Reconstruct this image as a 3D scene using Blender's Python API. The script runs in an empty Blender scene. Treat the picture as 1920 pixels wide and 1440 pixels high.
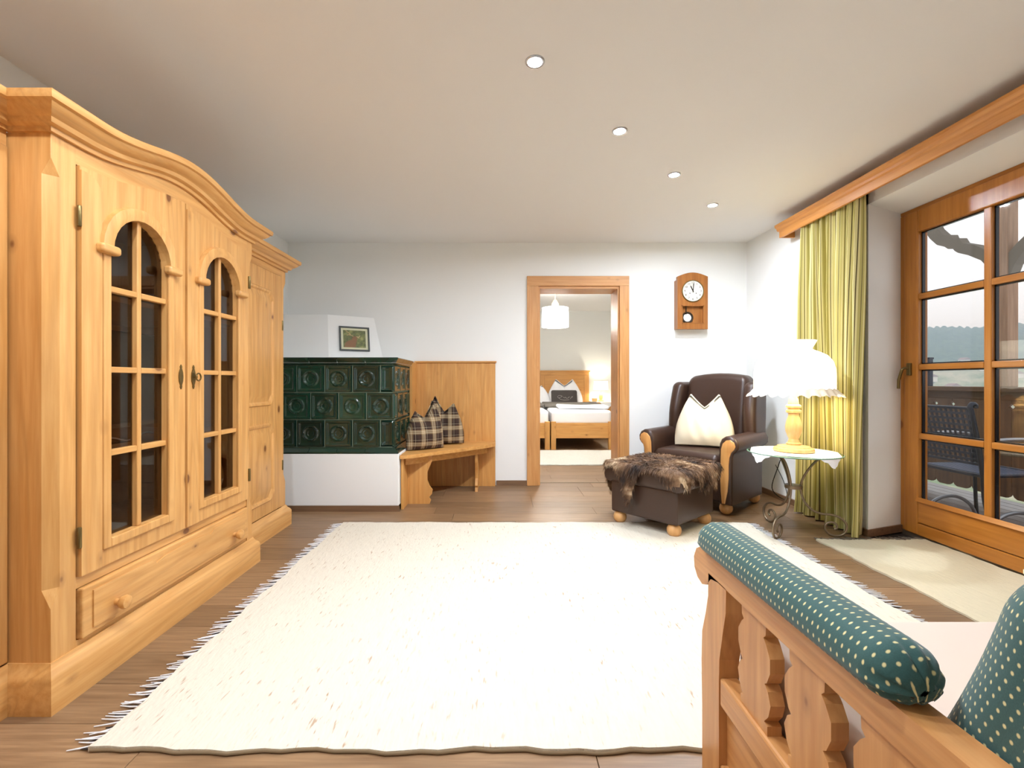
import bpy, bmesh, math, random
from mathutils import Vector, Matrix
PI = math.pi
random.seed(7)
scene = bpy.context.scene
COL = scene.collection

# ------------------------------------------------------------------ camera
F = 880.0
cd = bpy.data.cameras.new('camera')
cd.sensor_width = 36.0
cd.lens = F / 1920 * 36.0
cd.shift_x = 20 / 1920
cd.shift_y = -5 / 1920
cd.clip_start = 0.03
cd.clip_end = 3000
cam = bpy.data.objects.new('camera', cd)
cam.location = (0, 0, 1.05)
cam.rotation_euler = (PI / 2, 0, 0)
COL.objects.link(cam)
scene.camera = cam

# ------------------------------------------------------------------ world, exposure
world = bpy.data.worlds.new('overcast_sky')
scene.world = world
world.use_nodes = True
bg = world.node_tree.nodes['Background']
bg.inputs[0].default_value = (0.93, 0.96, 1.0, 1)
bg.inputs[1].default_value = 1.0
vs = scene.view_settings
vs.view_transform = 'Standard'
vs.look = 'None'
vs.exposure = 0.43
vs.gamma = 1.0
vs.use_curve_mapping = False
SPOT_L = 2150.0       # recessed ceiling spots
BED_W = 50.0         # bedroom pendant
TABLE_W = 5.0       # table lamp


def lin(c):
    return tuple(((v / 255) / 12.92 if v / 255 <= 0.04045 else ((v / 255 + 0.055) / 1.055) ** 2.4) for v in c) + (1.0,)


# ------------------------------------------------------------------ materials
MATS = {}


def new_mat(name):
    m = bpy.data.materials.new(name)
    m.use_nodes = True
    nt = m.node_tree
    b = nt.nodes['Principled BSDF']
    return m, nt, b


def nd(nt, typ, **kw):
    n = nt.nodes.new(typ)
    for k, v in kw.items():
        setattr(n, k, v)
    return n


def ramp(nt, stops):
    r = nt.nodes.new('ShaderNodeValToRGB')
    e = r.color_ramp.elements
    while len(e) < len(stops):
        e.new(0.5)
    for i, (p, c) in enumerate(stops):
        e[i].position = p
        e[i].color = c if len(c) == 4 else tuple(c) + (1,)
    return r


def coords(nt, scale, kind='Object'):
    t = nd(nt, 'ShaderNodeTexCoord')
    mp = nd(nt, 'ShaderNodeMapping')
    mp.inputs['Scale'].default_value = scale
    nt.links.new(t.outputs[kind], mp.inputs[0])
    return mp.outputs[0]


def noise(nt, vec, scale, detail=3, rough=0.5, dist=0.0):
    n = nd(nt, 'ShaderNodeTexNoise')
    n.inputs['Scale'].default_value = scale
    n.inputs['Detail'].default_value = detail
    n.inputs['Roughness'].default_value = rough
    n.inputs['Distortion'].default_value = dist
    if vec is not None:
        nt.links.new(vec, n.inputs['Vector'])
    return n


def math_n(nt, op, a, b=None, c=None):
    n = nd(nt, 'ShaderNodeMath', operation=op)
    for i, v in enumerate((a, b, c)):
        if v is None:
            continue
        if isinstance(v, (int, float)):
            n.inputs[i].default_value = v
        else:
            nt.links.new(v, n.inputs[i])
    return n.outputs[0]


def mixc(nt, fac, a, b, mode='MIX'):
    n = nd(nt, 'ShaderNodeMix', data_type='RGBA', blend_type=mode)
    if isinstance(fac, (int, float)):
        n.inputs[0].default_value = fac
    else:
        nt.links.new(fac, n.inputs[0])
    for i, v in ((6, a), (7, b)):
        if isinstance(v, tuple):
            n.inputs[i].default_value = v
        else:
            nt.links.new(v, n.inputs[i])
    return n.outputs[2]


def bump(nt, b, height, strength=0.2, dist=0.01):
    n = nd(nt, 'ShaderNodeBump')
    n.inputs['Strength'].default_value = strength
    n.inputs['Distance'].default_value = dist
    nt.links.new(height, n.inputs['Height'])
    nt.links.new(n.outputs[0], b.inputs['Normal'])


def plain(name, rgb, rough=0.5, metal=0.0, bumpy=None, spec=0.5, vary=0.0):
    if name in MATS:
        return MATS[name]
    m, nt, b = new_mat(name)
    b.inputs['Base Color'].default_value = lin(rgb)
    b.inputs['Roughness'].default_value = rough
    b.inputs['Metallic'].default_value = metal
    b.inputs['Specular IOR Level'].default_value = spec
    v = coords(nt, (1, 1, 1))
    if vary:
        n = noise(nt, v, 6, 3)
        c = mixc(nt, n.outputs[0], tuple(x * (1 - vary) for x in lin(rgb)[:3]) + (1,), tuple(min(1, x * (1 + vary)) for x in lin(rgb)[:3]) + (1,))
        nt.links.new(c, b.inputs['Base Color'])
    if bumpy:
        n = noise(nt, v, bumpy[0], 4, 0.6)
        bump(nt, b, n.outputs[0], bumpy[1], bumpy[2] if len(bumpy) > 2 else 0.005)
    MATS[name] = m
    return m


def wood(name, axis, light, dark, knot, rough=0.42, knots=0.5, grain=0.5, scale=1.0, rnd=0.0):
    """boarded wood with grain along one axis, growth-ring lines and dark knots"""
    key = name + '_' + axis
    if key in MATS:
        return MATS[key]
    m, nt, b = new_mat(key)
    ai = 'xyz'.index(axis)
    sc = [16.0 * scale] * 3
    sc[ai] = 0.9 * scale
    v1 = coords(nt, tuple(sc))
    fine = noise(nt, v1, 3.0, 4, 0.6)
    sc2 = [4.0 * scale] * 3
    sc2[ai] = 0.35 * scale
    v2 = coords(nt, tuple(sc2))
    if rnd:
        oi = nd(nt, 'ShaderNodeObjectInfo')
        add = nd(nt, 'ShaderNodeVectorMath', operation='ADD')
        mul = math_n(nt, 'MULTIPLY', oi.outputs['Random'], 37.0)
        nt.links.new(v2, add.inputs[0])
        nt.links.new(mul, add.inputs[1])
        v2 = add.outputs[0]
    low = noise(nt, v2, 1.0, 2, 0.5, 0.4)
    rings = math_n(nt, 'MULTIPLY_ADD', math_n(nt, 'SINE', math_n(nt, 'MULTIPLY', low.outputs[0], 75.0)), 0.5, 0.5)
    r1 = ramp(nt, [(0.3, lin(dark)), (0.7, lin(light))])
    nt.links.new(fine.outputs[0], r1.inputs[0])
    darker = tuple(x * 0.72 for x in lin(dark)[:3]) + (1,)
    fac = math_n(nt, 'MULTIPLY', math_n(nt, 'POWER', rings, 3.0), grain * 0.5)
    col = mixc(nt, fac, r1.outputs[0], darker)
    if rnd:
        rr = ramp(nt, [(0.0, (1 - rnd,) * 3 + (1,)), (1.0, (1 + rnd * 0.6,) * 3 + (1,))])
        nt.links.new(oi.outputs['Random'], rr.inputs[0])
        col = mixc(nt, 1.0, col, rr.outputs[0], 'MULTIPLY')
    if knots:
        # knots: flat cells on each face direction, chosen by the object-space normal
        tc = nd(nt, 'ShaderNodeTexCoord')
        sn = nd(nt, 'ShaderNodeSeparateXYZ')
        nt.links.new(tc.outputs['Normal'], sn.inputs[0])
        wob = noise(nt, coords(nt, (1, 1, 1)), 9.0, 2)
        for ax_ in range(3):
            if ax_ == ai:
                continue
            sk = [1.0] * 3
            sk[ai] = 0.6
            sk[ax_] = 0.0
            mp = nd(nt, 'ShaderNodeMapping')
            mp.inputs['Scale'].default_value = sk
            mp.inputs['Location'].default_value = (3.7 * ax_, 1.3, 2.1 * ax_)
            nt.links.new(tc.outputs['Object'], mp.inputs[0])
            if rnd:
                pass
            vo = nd(nt, 'ShaderNodeTexVoronoi')
            vo.inputs['Scale'].default_value = 9.0 * scale
            nt.links.new(mp.outputs[0], vo.inputs['Vector'])
            sep = nd(nt, 'ShaderNodeSeparateColor')
            nt.links.new(vo.outputs['Color'], sep.inputs[0])
            size = math_n(nt, 'MULTIPLY_ADD', math_n(nt, 'POWER', sep.outputs[1], 3.0), 0.10, 0.065)
            inside = math_n(nt, 'SUBTRACT', math_n(nt, 'MULTIPLY_ADD', wob.outputs[0], 0.03, size), math_n(nt, 'ADD', vo.outputs['Distance'], 0.015))
            msk = nd(nt, 'ShaderNodeMapRange')
            msk.inputs['From Min'].default_value = 0.0
            msk.inputs['From Max'].default_value = 0.04
            nt.links.new(inside, msk.inputs[0])
            halo = nd(nt, 'ShaderNodeMapRange')
            halo.inputs['From Min'].default_value = -0.10
            halo.inputs['From Max'].default_value = 0.0
            nt.links.new(inside, halo.inputs[0])
            on = math_n(nt, 'GREATER_THAN', sep.outputs[0], 1 - knots)
            fc_ = math_n(nt, 'GREATER_THAN', math_n(nt, 'ABSOLUTE', sn.outputs[ax_]), 0.6)
            on = math_n(nt, 'MULTIPLY', on, fc_)
            col = mixc(nt, math_n(nt, 'MULTIPLY', math_n(nt, 'MULTIPLY', halo.outputs[0], on), 0.25), col, lin(knot))
            col = mixc(nt, math_n(nt, 'MULTIPLY', math_n(nt, 'MULTIPLY', msk.outputs[0], on), 0.8), col, lin(knot))
    nt.links.new(col, b.inputs['Base Color'])
    b.inputs['Roughness'].default_value = rough
    bump(nt, b, fine.outputs[0], 0.06, 0.002)
    MATS[key] = m
    return m


def pine(axis):
    return wood('pine', axis, (222, 170, 104), (203, 145, 77), (100, 48, 16), 0.4, 0.55, 0.6)


def bpine(axis):   # bench / bedroom pine, slightly deeper
    return wood('bench_pine', axis, (222, 168, 98), (203, 142, 72), (120, 62, 20), 0.42, 0.55, 0.5)


def casing_pine(axis):
    return wood('casing_pine', axis, (216, 162, 102), (200, 139, 78), (92, 46, 22), 0.42, 0.8, 0.4, 1.15)


def honey(axis):
    return wood('honey', axis, (180, 118, 48), (160, 98, 34), (110, 58, 18), 0.3, 0.15, 0.35)


def sofa_pine(axis):
    return wood('sofa_pine', axis, (212, 156, 96), (192, 132, 74), (120, 64, 28), 0.4, 0.3, 0.5)


def plank_mat():
    return wood('plank', 'x', (156, 124, 90), (122, 92, 64), (80, 56, 38), 0.38, 0.0, 0.5, 1.3, 0.22)


WHITE = plain('white_plaster', (241, 242, 239), 0.9, bumpy=(180, 0.05, 0.002))
CEIL = plain('ceiling_paint', (238, 237, 235), 0.9)
LEATHER = plain('dark_brown_leather', (62, 42, 32), 0.38, bumpy=(260, 0.08, 0.001), vary=0.12)
IRON = plain('antique_iron', (140, 124, 102), 0.38, 0.75)
BRASS = plain('old_brass', (120, 102, 62), 0.4, 0.85)
DARKMETAL = plain('dark_steel', (52, 58, 70), 0.4, 0.5)
CHROME = plain('chrome', (190, 190, 190), 0.2, 1.0)
BALLWOOD = wood('beech', 'z', (226, 176, 116), (212, 158, 98), (170, 110, 60), 0.35, 0.0, 0.3)
ARMWOOD = wood('arm_beech', 'z', (216, 162, 96), (200, 142, 80), (170, 110, 60), 0.32, 0.0, 0.3)
CREAM = plain('cream_linen', (236, 224, 196), 0.85, bumpy=(240, 0.15, 0.001))
LINEN = plain('pinkish_linen', (214, 194, 178), 0.9, bumpy=(300, 0.15, 0.001))
BEDWHITE = plain('white_bedlinen', (244, 244, 246), 0.9, bumpy=(8, 0.2, 0.02))
GREYCLOTH = plain('grey_bedcloth', (112, 106, 98), 0.9, bumpy=(60, 0.2, 0.003))
BLACKP = plain('black_plastic', (18, 18, 20), 0.25)
RAILWOOD = wood('railing', 'z', (112, 80, 52), (84, 58, 38), (50, 30, 20), 0.6, 0.0, 0.4)
POSTWOOD = wood('post', 'z', (170, 138, 112), (140, 110, 88), (90, 60, 40), 0.6, 0.0, 0.4)


def emis(name, rgb, strength, base=None):
    if name in MATS:
        return MATS[name]
    m, nt, b = new_mat(name)
    b.inputs['Base Color'].default_value = lin(base or rgb)
    b.inputs['Emission Color'].default_value = lin(rgb)
    b.inputs['Emission Strength'].default_value = strength
    b.inputs['Roughness'].default_value = 0.8
    MATS[name] = m
    return m


def glass_mat(name, tint=(255, 255, 255), refl=1.0):
    if name in MATS:
        return MATS[name]
    m = bpy.data.materials.new(name)
    m.use_nodes = True
    nt = m.node_tree
    nt.nodes.remove(nt.nodes['Principled BSDF'])
    out = nt.nodes['Material Output']
    tr = nd(nt, 'ShaderNodeBsdfTransparent')
    tr.inputs[0].default_value = lin(tint)
    gl = nd(nt, 'ShaderNodeBsdfGlossy')
    gl.inputs['Roughness'].default_value = 0.02
    ge = nd(nt, 'ShaderNodeNewGeometry')
    dt = nd(nt, 'ShaderNodeVectorMath', operation='DOT_PRODUCT')
    nt.links.new(ge.outputs['Normal'], dt.inputs[0])
    nt.links.new(ge.outputs['Incoming'], dt.inputs[1])
    inv = math_n(nt, 'SUBTRACT', 1.0, math_n(nt, 'ABSOLUTE', dt.outputs['Value']))
    schlick = math_n(nt, 'MULTIPLY_ADD', math_n(nt, 'POWER', inv, 5.0), 0.96, 0.04)
    mx = nd(nt, 'ShaderNodeMixShader')
    nt.links.new(math_n(nt, 'MULTIPLY', schlick, refl), mx.inputs[0])
    nt.links.new(tr.outputs[0], mx.inputs[1])
    nt.links.new(gl.outputs[0], mx.inputs[2])
    nt.links.new(mx.outputs[0], out.inputs[0])
    MATS[name] = m
    return m


def rug_mat(name, base, fleck, streak=(1.0, 0.12, 1.0), amount=0.62):
    if name in MATS:
        return MATS[name]
    m, nt, b = new_mat(name)
    v = coords(nt, (85, 85 * streak[1] * 1.6, 60))
    n = noise(nt, v, 1.0, 2, 0.5)
    v2 = coords(nt, (1, 1, 1))
    n2 = noise(nt, v2, 3, 2)
    r = ramp(nt, [(amount, (0, 0, 0, 1)), (amount + 0.1, (1, 1, 1, 1))])
    nt.links.new(n.outputs[0], r.inputs[0])
    patch = ramp(nt, [(0.4, (0, 0, 0, 1)), (0.7, (1, 1, 1, 1))])
    nt.links.new(n2.outputs[0], patch.inputs[0])
    base_c = lin(base)
    c0 = mixc(nt, noise(nt, coords(nt, (90, 14, 30)), 1.0, 2).outputs[0], tuple(x * 0.86 for x in base_c[:3]) + (1,), base_c)
    f = math_n(nt, 'MULTIPLY', r.outputs[0], math_n(nt, 'MULTIPLY_ADD', patch.outputs[0], 0.7, 0.12))
    c = mixc(nt, f, c0, lin(fleck))
    nt.links.new(c, b.inputs['Base Color'])
    b.inputs['Roughness'].default_value = 0.95
    b.inputs['Specular IOR Level'].default_value = 0.1
    w = nd(nt, 'ShaderNodeTexNoise')
    w.inputs['Scale'].default_value = 1.0
    nt.links.new(coords(nt, (110, 30, 60)), w.inputs['Vector'])
    bump(nt, b, w.outputs[0], 0.6, 0.006)
    MATS[name] = m
    return m


def dots_mat(name, base, dot, scale):
    """woven upholstery with a staggered grid of small dots, mapped by UV in metres"""
    if name in MATS:
        return MATS[name]
    m, nt, b = new_mat(name)
    uv = coords(nt, (scale, scale, 1), 'UV')
    sep = nd(nt, 'ShaderNodeSeparateXYZ')
    nt.links.new(uv, sep.inputs[0])
    row = math_n(nt, 'FLOOR', sep.outputs[1])
    odd = math_n(nt, 'MULTIPLY', math_n(nt, 'MODULO', row, 2.0), 0.5)
    fx = math_n(nt, 'SUBTRACT', math_n(nt, 'FRACT', math_n(nt, 'ADD', sep.outputs[0], odd)), 0.5)
    fy = math_n(nt, 'SUBTRACT', math_n(nt, 'FRACT', sep.outputs[1]), 0.5)
    d = math_n(nt, 'SQRT', math_n(nt, 'ADD', math_n(nt, 'POWER', math_n(nt, 'ABSOLUTE', fx), 2.0), math_n(nt, 'POWER', math_n(nt, 'MULTIPLY', math_n(nt, 'ABSOLUTE', fy), 0.7), 2.0)))
    msk = nd(nt, 'ShaderNodeMapRange')
    msk.inputs['From Min'].default_value = 0.17
    msk.inputs['From Max'].default_value = 0.09
    nt.links.new(d, msk.inputs[0])
    n = noise(nt, coords(nt, (1, 1, 1)), 500, 2)
    bb = lin(base)
    c0 = mixc(nt, n.outputs[0], tuple(x * 0.7 for x in bb[:3]) + (1,), tuple(min(1, x * 1.25) for x in bb[:3]) + (1,))
    nt.links.new(mixc(nt, msk.outputs[0], c0, lin(dot)), b.inputs['Base Color'])
    b.inputs['Roughness'].default_value = 0.8
    b.inputs['Sheen Weight'].default_value = 0.25
    bump(nt, b, n.outputs[0], 0.15, 0.001)
    MATS[name] = m
    return m


def plaid_mat(name):
    if name in MATS:
        return MATS[name]
    m, nt, b = new_mat(name)
    uv = coords(nt, (1, 1, 1), 'UV')
    sep = nd(nt, 'ShaderNodeSeparateXYZ')
    nt.links.new(uv, sep.inputs[0])
    B, T, C, D = lin((58, 38, 28)), lin((150, 124, 88)), lin((222, 206, 172)), lin((40, 26, 20))
    stops = [(0.0, B), (0.30, B), (0.31, T), (0.40, T), (0.41, C), (0.44, C), (0.45, T), (0.54, T), (0.55, C), (0.58, C), (0.59, T), (0.68, T), (0.69, B), (0.80, D), (0.84, C), (0.86, D)]
    outs = []
    for i in (0, 1):
        r = ramp(nt, stops)
        r.color_ramp.interpolation = 'CONSTANT'
        nt.links.new(math_n(nt, 'FRACT', math_n(nt, 'MULTIPLY', sep.outputs[i], 9.5)), r.inputs[0])
        outs.append(r.outputs[0])
    nt.links.new(mixc(nt, 0.5, outs[0], outs[1]), b.inputs['Base Color'])
    b.inputs['Roughness'].default_value = 0.9
    bump(nt, b, noise(nt, coords(nt, (1, 1, 1)), 300, 2).outputs[0], 0.2, 0.001)
    MATS[name] = m
    return m


def stripe_mat(name):
    if name in MATS:
        return MATS[name]
    m, nt, b = new_mat(name)
    uv = coords(nt, (1, 1, 1), 'UV')
    sep = nd(nt, 'ShaderNodeSeparateXYZ')
    nt.links.new(uv, sep.inputs[0])
    O, P, K, G = lin((150, 137, 60)), lin((206, 195, 134)), lin((84, 72, 30)), lin((176, 164, 92))
    r = ramp(nt, [(0.0, O), (0.16, P), (0.26, K), (0.30, P), (0.38, G), (0.52, K), (0.555, G), (0.68, P), (0.76, O), (0.80, K), (0.83, P), (0.92, G)])
    r.color_ramp.interpolation = 'CONSTANT'
    nt.links.new(math_n(nt, 'FRACT', math_n(nt, 'MULTIPLY', sep.outputs[0], 9.0)), r.inputs[0])
    nt.links.new(r.outputs[0], b.inputs['Base Color'])
    b.inputs['Roughness'].default_value = 0.75
    b.inputs['Sheen Weight'].default_value = 0.2
    MATS[name] = m
    return m


def tile_mat():
    if 'green_glaze' in MATS:
        return MATS['green_glaze']
    m, nt, b = new_mat('green_glaze')
    n = noise(nt, coords(nt, (1, 1, 1)), 7, 3)
    oi = nd(nt, 'ShaderNodeObjectInfo')
    f = math_n(nt, 'ADD', math_n(nt, 'MULTIPLY', n.outputs[0], 0.6), math_n(nt, 'MULTIPLY', oi.outputs['Random'], 0.4))
    r = ramp(nt, [(0.25, lin((14, 34, 28))), (0.75, lin((26, 66, 50)))])
    nt.links.new(f, r.inputs[0])
    nt.links.new(r.outputs[0], b.inputs['Base Color'])
    b.inputs['Roughness'].default_value = 0.1
    b.inputs['Coat Weight'].default_value = 0.6
    b.inputs['Coat Roughness'].default_value = 0.05
    bump(nt, b, n.outputs[0], 0.05, 0.004)
    MATS['green_glaze'] = m
    return m


def fur_mat():
    m, nt, b = new_mat('goat_fur')
    v = coords(nt, (1, 1, 1))
    n = noise(nt, v, 5.5, 4, 0.6, 0.5)
    r = ramp(nt, [(0.32, lin((40, 28, 22))), (0.45, lin((92, 66, 46))), (0.56, lin((140, 108, 78))), (0.68, lin((214, 190, 156)))])
    nt.links.new(n.outputs[0], r.inputs[0])
    nt.links.new(r.outputs[0], b.inputs['Base Color'])
    b.inputs['Roughness'].default_value = 0.65
    return m


# ------------------------------------------------------------------ mesh helpers
class MB:
    def __init__(s):
        s.v = []
        s.f = []
        s.uv = {}

    def add(s, vs, fs):
        o = len(s.v)
        s.v += [tuple(p) for p in vs]
        s.f += [tuple(i + o for i in f) for f in fs]
        return o

    def box(s, x0, x1, y0, y1, z0, z1):
        vs = [(x, y, z) for z in (z0, z1) for y in (y0, y1) for x in (x0, x1)]
        s.add(vs, [(0, 2, 3, 1), (4, 5, 7, 6), (0, 1, 5, 4), (2, 6, 7, 3), (0, 4, 6, 2), (1, 3, 7, 5)])
        return s

    def cbox(s, x0, x1, y0, y1, z0, z1, c=0.004):
        """box with chamfered edges"""
        bm = bmesh.new()
        bmesh.ops.create_cube(bm, size=1.0)
        for v in bm.verts:
            v.co = Vector(((x0 + x1) / 2 + v.co.x * (x1 - x0), (y0 + y1) / 2 + v.co.y * (y1 - y0), (z0 + z1) / 2 + v.co.z * (z1 - z0)))
        bmesh.ops.bevel(bm, geom=list(bm.edges), offset=c, segments=2, affect='EDGES', profile=0.5)
        s.from_bm(bm)
        return s

    def from_bm(s, bm):
        bm.verts.index_update()
        s.add([v.co for v in bm.verts], [[v.index for v in f.verts] for f in bm.faces])
        bm.free()

    def prism(s, poly, axis, a0, a1):
        """polygon in the plane normal to axis, extruded from a0 to a1.
        plane coords: x->(y,z)  y->(x,z)  z->(x,y)"""
        def P(p, a):
            return {'x': (a, p[0], p[1]), 'y': (p[0], a, p[1]), 'z': (p[0], p[1], a)}[axis]
        n = len(poly)
        vs = [P(p, a0) for p in poly] + [P(p, a1) for p in poly]
        fs = [tuple(range(n))[::-1], tuple(range(n, 2 * n))]
        fs += [(i, (i + 1) % n, n + (i + 1) % n, n + i) for i in range(n)]
        s.add(vs, fs)
        return s

    def loft(s, rings, caps=True, closed=True):
        n = len(rings[0])
        o = len(s.v)
        for r in rings:
            s.v += [tuple(p) for p in r]
        for k in range(len(rings) - 1):
            for i in range(n if closed else n - 1):
                j = (i + 1) % n
                s.f.append((o + k * n + i, o + k * n + j, o + (k + 1) * n + j, o + (k + 1) * n + i))
        if caps:
            s.f.append(tuple(o + i for i in range(n))[::-1])
            s.f.append(tuple(o + (len(rings) - 1) * n + i for i in range(n)))
        return s

    def lathe(s, prof, c=(0, 0, 0), seg=24, axis='z', caps=True):
        rings = []
        for r, h in prof:
            ring = []
            for i in range(seg):
                a = 2 * PI * i / seg
                p = (r * math.cos(a), r * math.sin(a), h)
                if axis == 'x':
                    p = (h, p[0], p[1])
                elif axis == 'y':
                    p = (p[0], h, p[1])
                ring.append((p[0] + c[0], p[1] + c[1], p[2] + c[2]))
            rings.append(ring)
        return s.loft(rings, caps)

    def tube(s, pts, r, seg=8, caps=True):
        pts = [Vector(p) for p in pts]
        n = len(pts)
        rings = []
        up = None
        for i, p in enumerate(pts):
            t = (pts[min(i + 1, n - 1)] - pts[max(i - 1, 0)]).normalized()
            if up is None:
                up = t.orthogonal().normalized()
            up = (up - t * up.dot(t)).normalized()
            bi = t.cross(up)
            rr = r[i] if isinstance(r, (list, tuple)) else r
            rings.append([p + rr * (math.cos(2 * PI * k / seg) * up + math.sin(2 * PI * k / seg) * bi) for k in range(seg)])
        return s.loft(rings, caps)

    def sphere(s, c, r, seg=16, rings=10, sq=(1, 1, 1)):
        prof = [(r * math.sin(PI * k / rings) + 1e-5, -r * math.cos(PI * k / rings)) for k in range(rings + 1)]
        o = len(s.v)
        s.lathe(prof, (0, 0, 0), seg)
        for i in range(o, len(s.v)):
            x, y, z = s.v[i]
            s.v[i] = (c[0] + x * sq[0], c[1] + y * sq[1], c[2] + z * sq[2])
        return s

    def rbox(s, c, half, r, deform=None, n=6, rs=4):
        """rounded box with a surface grid that can be deformed"""
        def axis_pts(h):
            inner = h - r
            out = []
            for k in range(rs):
                out.append(-inner - r * math.tan(PI / 4 * (1 - k / rs)))
            for k in range(n + 1):
                out.append(-inner + 2 * inner * k / n)
            for k in range(1, rs + 1):
                out.append(inner + r * math.tan(PI / 4 * k / rs))
            return out
        ax = [axis_pts(h) for h in half]
        ids = {}
        o = len(s.v)

        def vert(i, j, k):
            key = (i, j, k)
            if key in ids:
                return ids[key]
            q = (ax[0][i], ax[1][j], ax[2][k])
            cl = [max(-(h - r), min(h - r, t)) for t, h in zip(q, half)]
            d = Vector([a - b2 for a, b2 in zip(q, cl)])
            p = Vector(cl) + (d.normalized() * r if d.length > 1e-9 else d)
            if deform:
                p = Vector(deform(p.x, p.y, p.z))
            s.v.append((p.x + c[0], p.y + c[1], p.z + c[2]))
            ids[key] = len(s.v) - 1
            return ids[key]
        N = len(ax[0]) - 1
        for a in range(3):
            b2, c2 = [q for q in range(3) if q != a]
            for side in (0, N):
                for u in range(N):
                    for w in range(N):
                        quad = []
                        for du, dw in ((0, 0), (1, 0), (1, 1), (0, 1)):
                            idx = [0, 0, 0]
                            idx[a] = side
                            idx[b2] = u + du
                            idx[c2] = w + dw
                            quad.append(vert(*idx))
                        s.f.append(tuple(quad))
        return s

    def grid(s, fn, nu, nv):
        o = len(s.v)
        for j in range(nv + 1):
            for i in range(nu + 1):
                s.v.append(tuple(fn(i / nu, j / nv)))
        for j in range(nv):
            for i in range(nu):
                a = o + j * (nu + 1) + i
                s.f.append((a, a + 1, a + nu + 2, a + nu + 1))
        return s

    def mesh(s, name, mat, off=(0, 0, 0), smooth=None, uvf=None, recalc=True):
        me = bpy.data.meshes.new(name)
        me.from_pydata([(x - off[0], y - off[1], z - off[2]) for x, y, z in s.v], [], s.f)
        if recalc:
            bm = bmesh.new()
            bm.from_mesh(me)
            bmesh.ops.recalc_face_normals(bm, faces=bm.faces)
            bm.to_mesh(me)
            bm.free()
        if uvf:
            uvl = me.uv_layers.new(name='UVMap')
            for lp in me.loops:
                uvl.data[lp.index].uv = uvf(s.v[lp.vertex_index])
        if smooth is not None:
            for p in me.polygons:
                p.use_smooth = True
            me.set_sharp_from_angle(angle=math.radians(smooth))
        me.materials.append(mat)
        me.update()
        return me


OFF = {}


def link(name, me, parent=None, loc=(0, 0, 0), rot=(0, 0, 0)):
    o = bpy.data.objects.new(name, me)
    COL.objects.link(o)
    o.location = loc
    o.rotation_euler = rot
    if parent:
        o.parent = parent
    return o


def tag(o, label=None, cat=None, group=None, kind=None):
    if label:
        o['label'] = label
    if cat:
        o['category'] = cat
    if group:
        o['group'] = group
    if kind:
        o['kind'] = kind
    return o


def thing(name, label, cat, loc=(0, 0, 0), rotz=0.0, group=None, kind=None):
    o = bpy.data.objects.new(name, None)
    o.empty_display_size = 0.1
    COL.objects.link(o)
    o.location = loc
    o.rotation_euler = (0, 0, rotz)
    tag(o, label, cat, group, kind)
    OFF[o] = tuple(loc)
    return o


def part(name, mb, mat, parent, smooth=None, uvf=None, label=None, local=False, kind=None, recalc=True):
    """child mesh; vertices given in world coords unless local (root without rotation)"""
    off = (0, 0, 0) if local else OFF.get(parent, (0, 0, 0))
    o = link(name, mb.mesh(name, mat, off, smooth, uvf, recalc), parent)
    OFF[o] = off
    tag(o, label, kind=kind)
    return o


def solo(name, mb, mat, label=None, cat=None, loc=(0, 0, 0), smooth=None, group=None, kind=None, uvf=None, rotz=0.0, local=False):
    o = link(name, mb.mesh(name, mat, (0, 0, 0) if local else loc, smooth, uvf), None, loc, (0, 0, rotz))
    OFF[o] = (0, 0, 0) if local else tuple(loc)
    tag(o, label, cat, group, kind)
    return o


def area_light(name, parent, loc, power, size, color=(1, 1, 1), rot=(0, 0, 0), spread=PI):
    ld = bpy.data.lights.new(name, 'AREA')
    ld.shape = 'DISK'
    ld.size = size
    ld.energy = power
    ld.color = color
    ld.spread = spread
    o = bpy.data.objects.new(name, ld)
    COL.objects.link(o)
    o.location = loc
    o.rotation_euler = rot
    if parent:
        o.parent = parent
    return o


def point_light(name, parent, loc, power, r=0.05, color=(1, 1, 1)):
    ld = bpy.data.lights.new(name, 'POINT')
    ld.energy = power
    ld.shadow_soft_size = r
    ld.color = color
    o = bpy.data.objects.new(name, ld)
    COL.objects.link(o)
    o.location = loc
    if parent:
        o.parent = parent
    return o


# ================================================================== STRUCTURE
XL, XR, YB, ZC = -2.154, 2.477, 4.74, 2.45
YW = 5.03                      # far face of the wall with the doorway
DX0, DX1, DZ = 0.366, 1.20, 2.01   # doorway
PLANK = plank_mat()
SUB = plain('dark_subfloor', (40, 30, 22), 0.8)

floor = tag(link('floor', MB().box(XL, 2.86, -1.6, YW, -0.12, -0.012).mesh('floor', SUB)), kind='structure')
bed_floor = tag(link('floor_bedroom', MB().box(-1.4, 2.9, YW, 9.35, -0.12, -0.012).mesh('floor_bedroom', SUB)), kind='structure')
PL_L, PL_W = 1.29, 0.19
_pm = {}


def plank_mesh(L):
    k = round(L, 3)
    if k not in _pm:
        _pm[k] = MB().cbox(0.001, L - 0.001, 0.0008, PL_W - 0.0008, -0.012, 0.0, 0.0012).mesh('plank', PLANK)
    return _pm[k]


def lay(parent, x0, x1f, y0, y1, seed):
    rnd = random.Random(seed)
    y = y0
    while y + PL_W <= y1 + 1e-6:
        x1 = x1f(y)
        x = x0 - rnd.choice((0.0, 0.32, 0.64, 0.96, 0.16, 0.8))
        while x < x1 - 1e-6:
            a, b2 = max(x, x0), min(x + PL_L, x1)
            if b2 - a > 0.03:
                link('plank', plank_mesh(b2 - a), parent, (a, y, 0))
            x += PL_L
        y += PL_W


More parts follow.
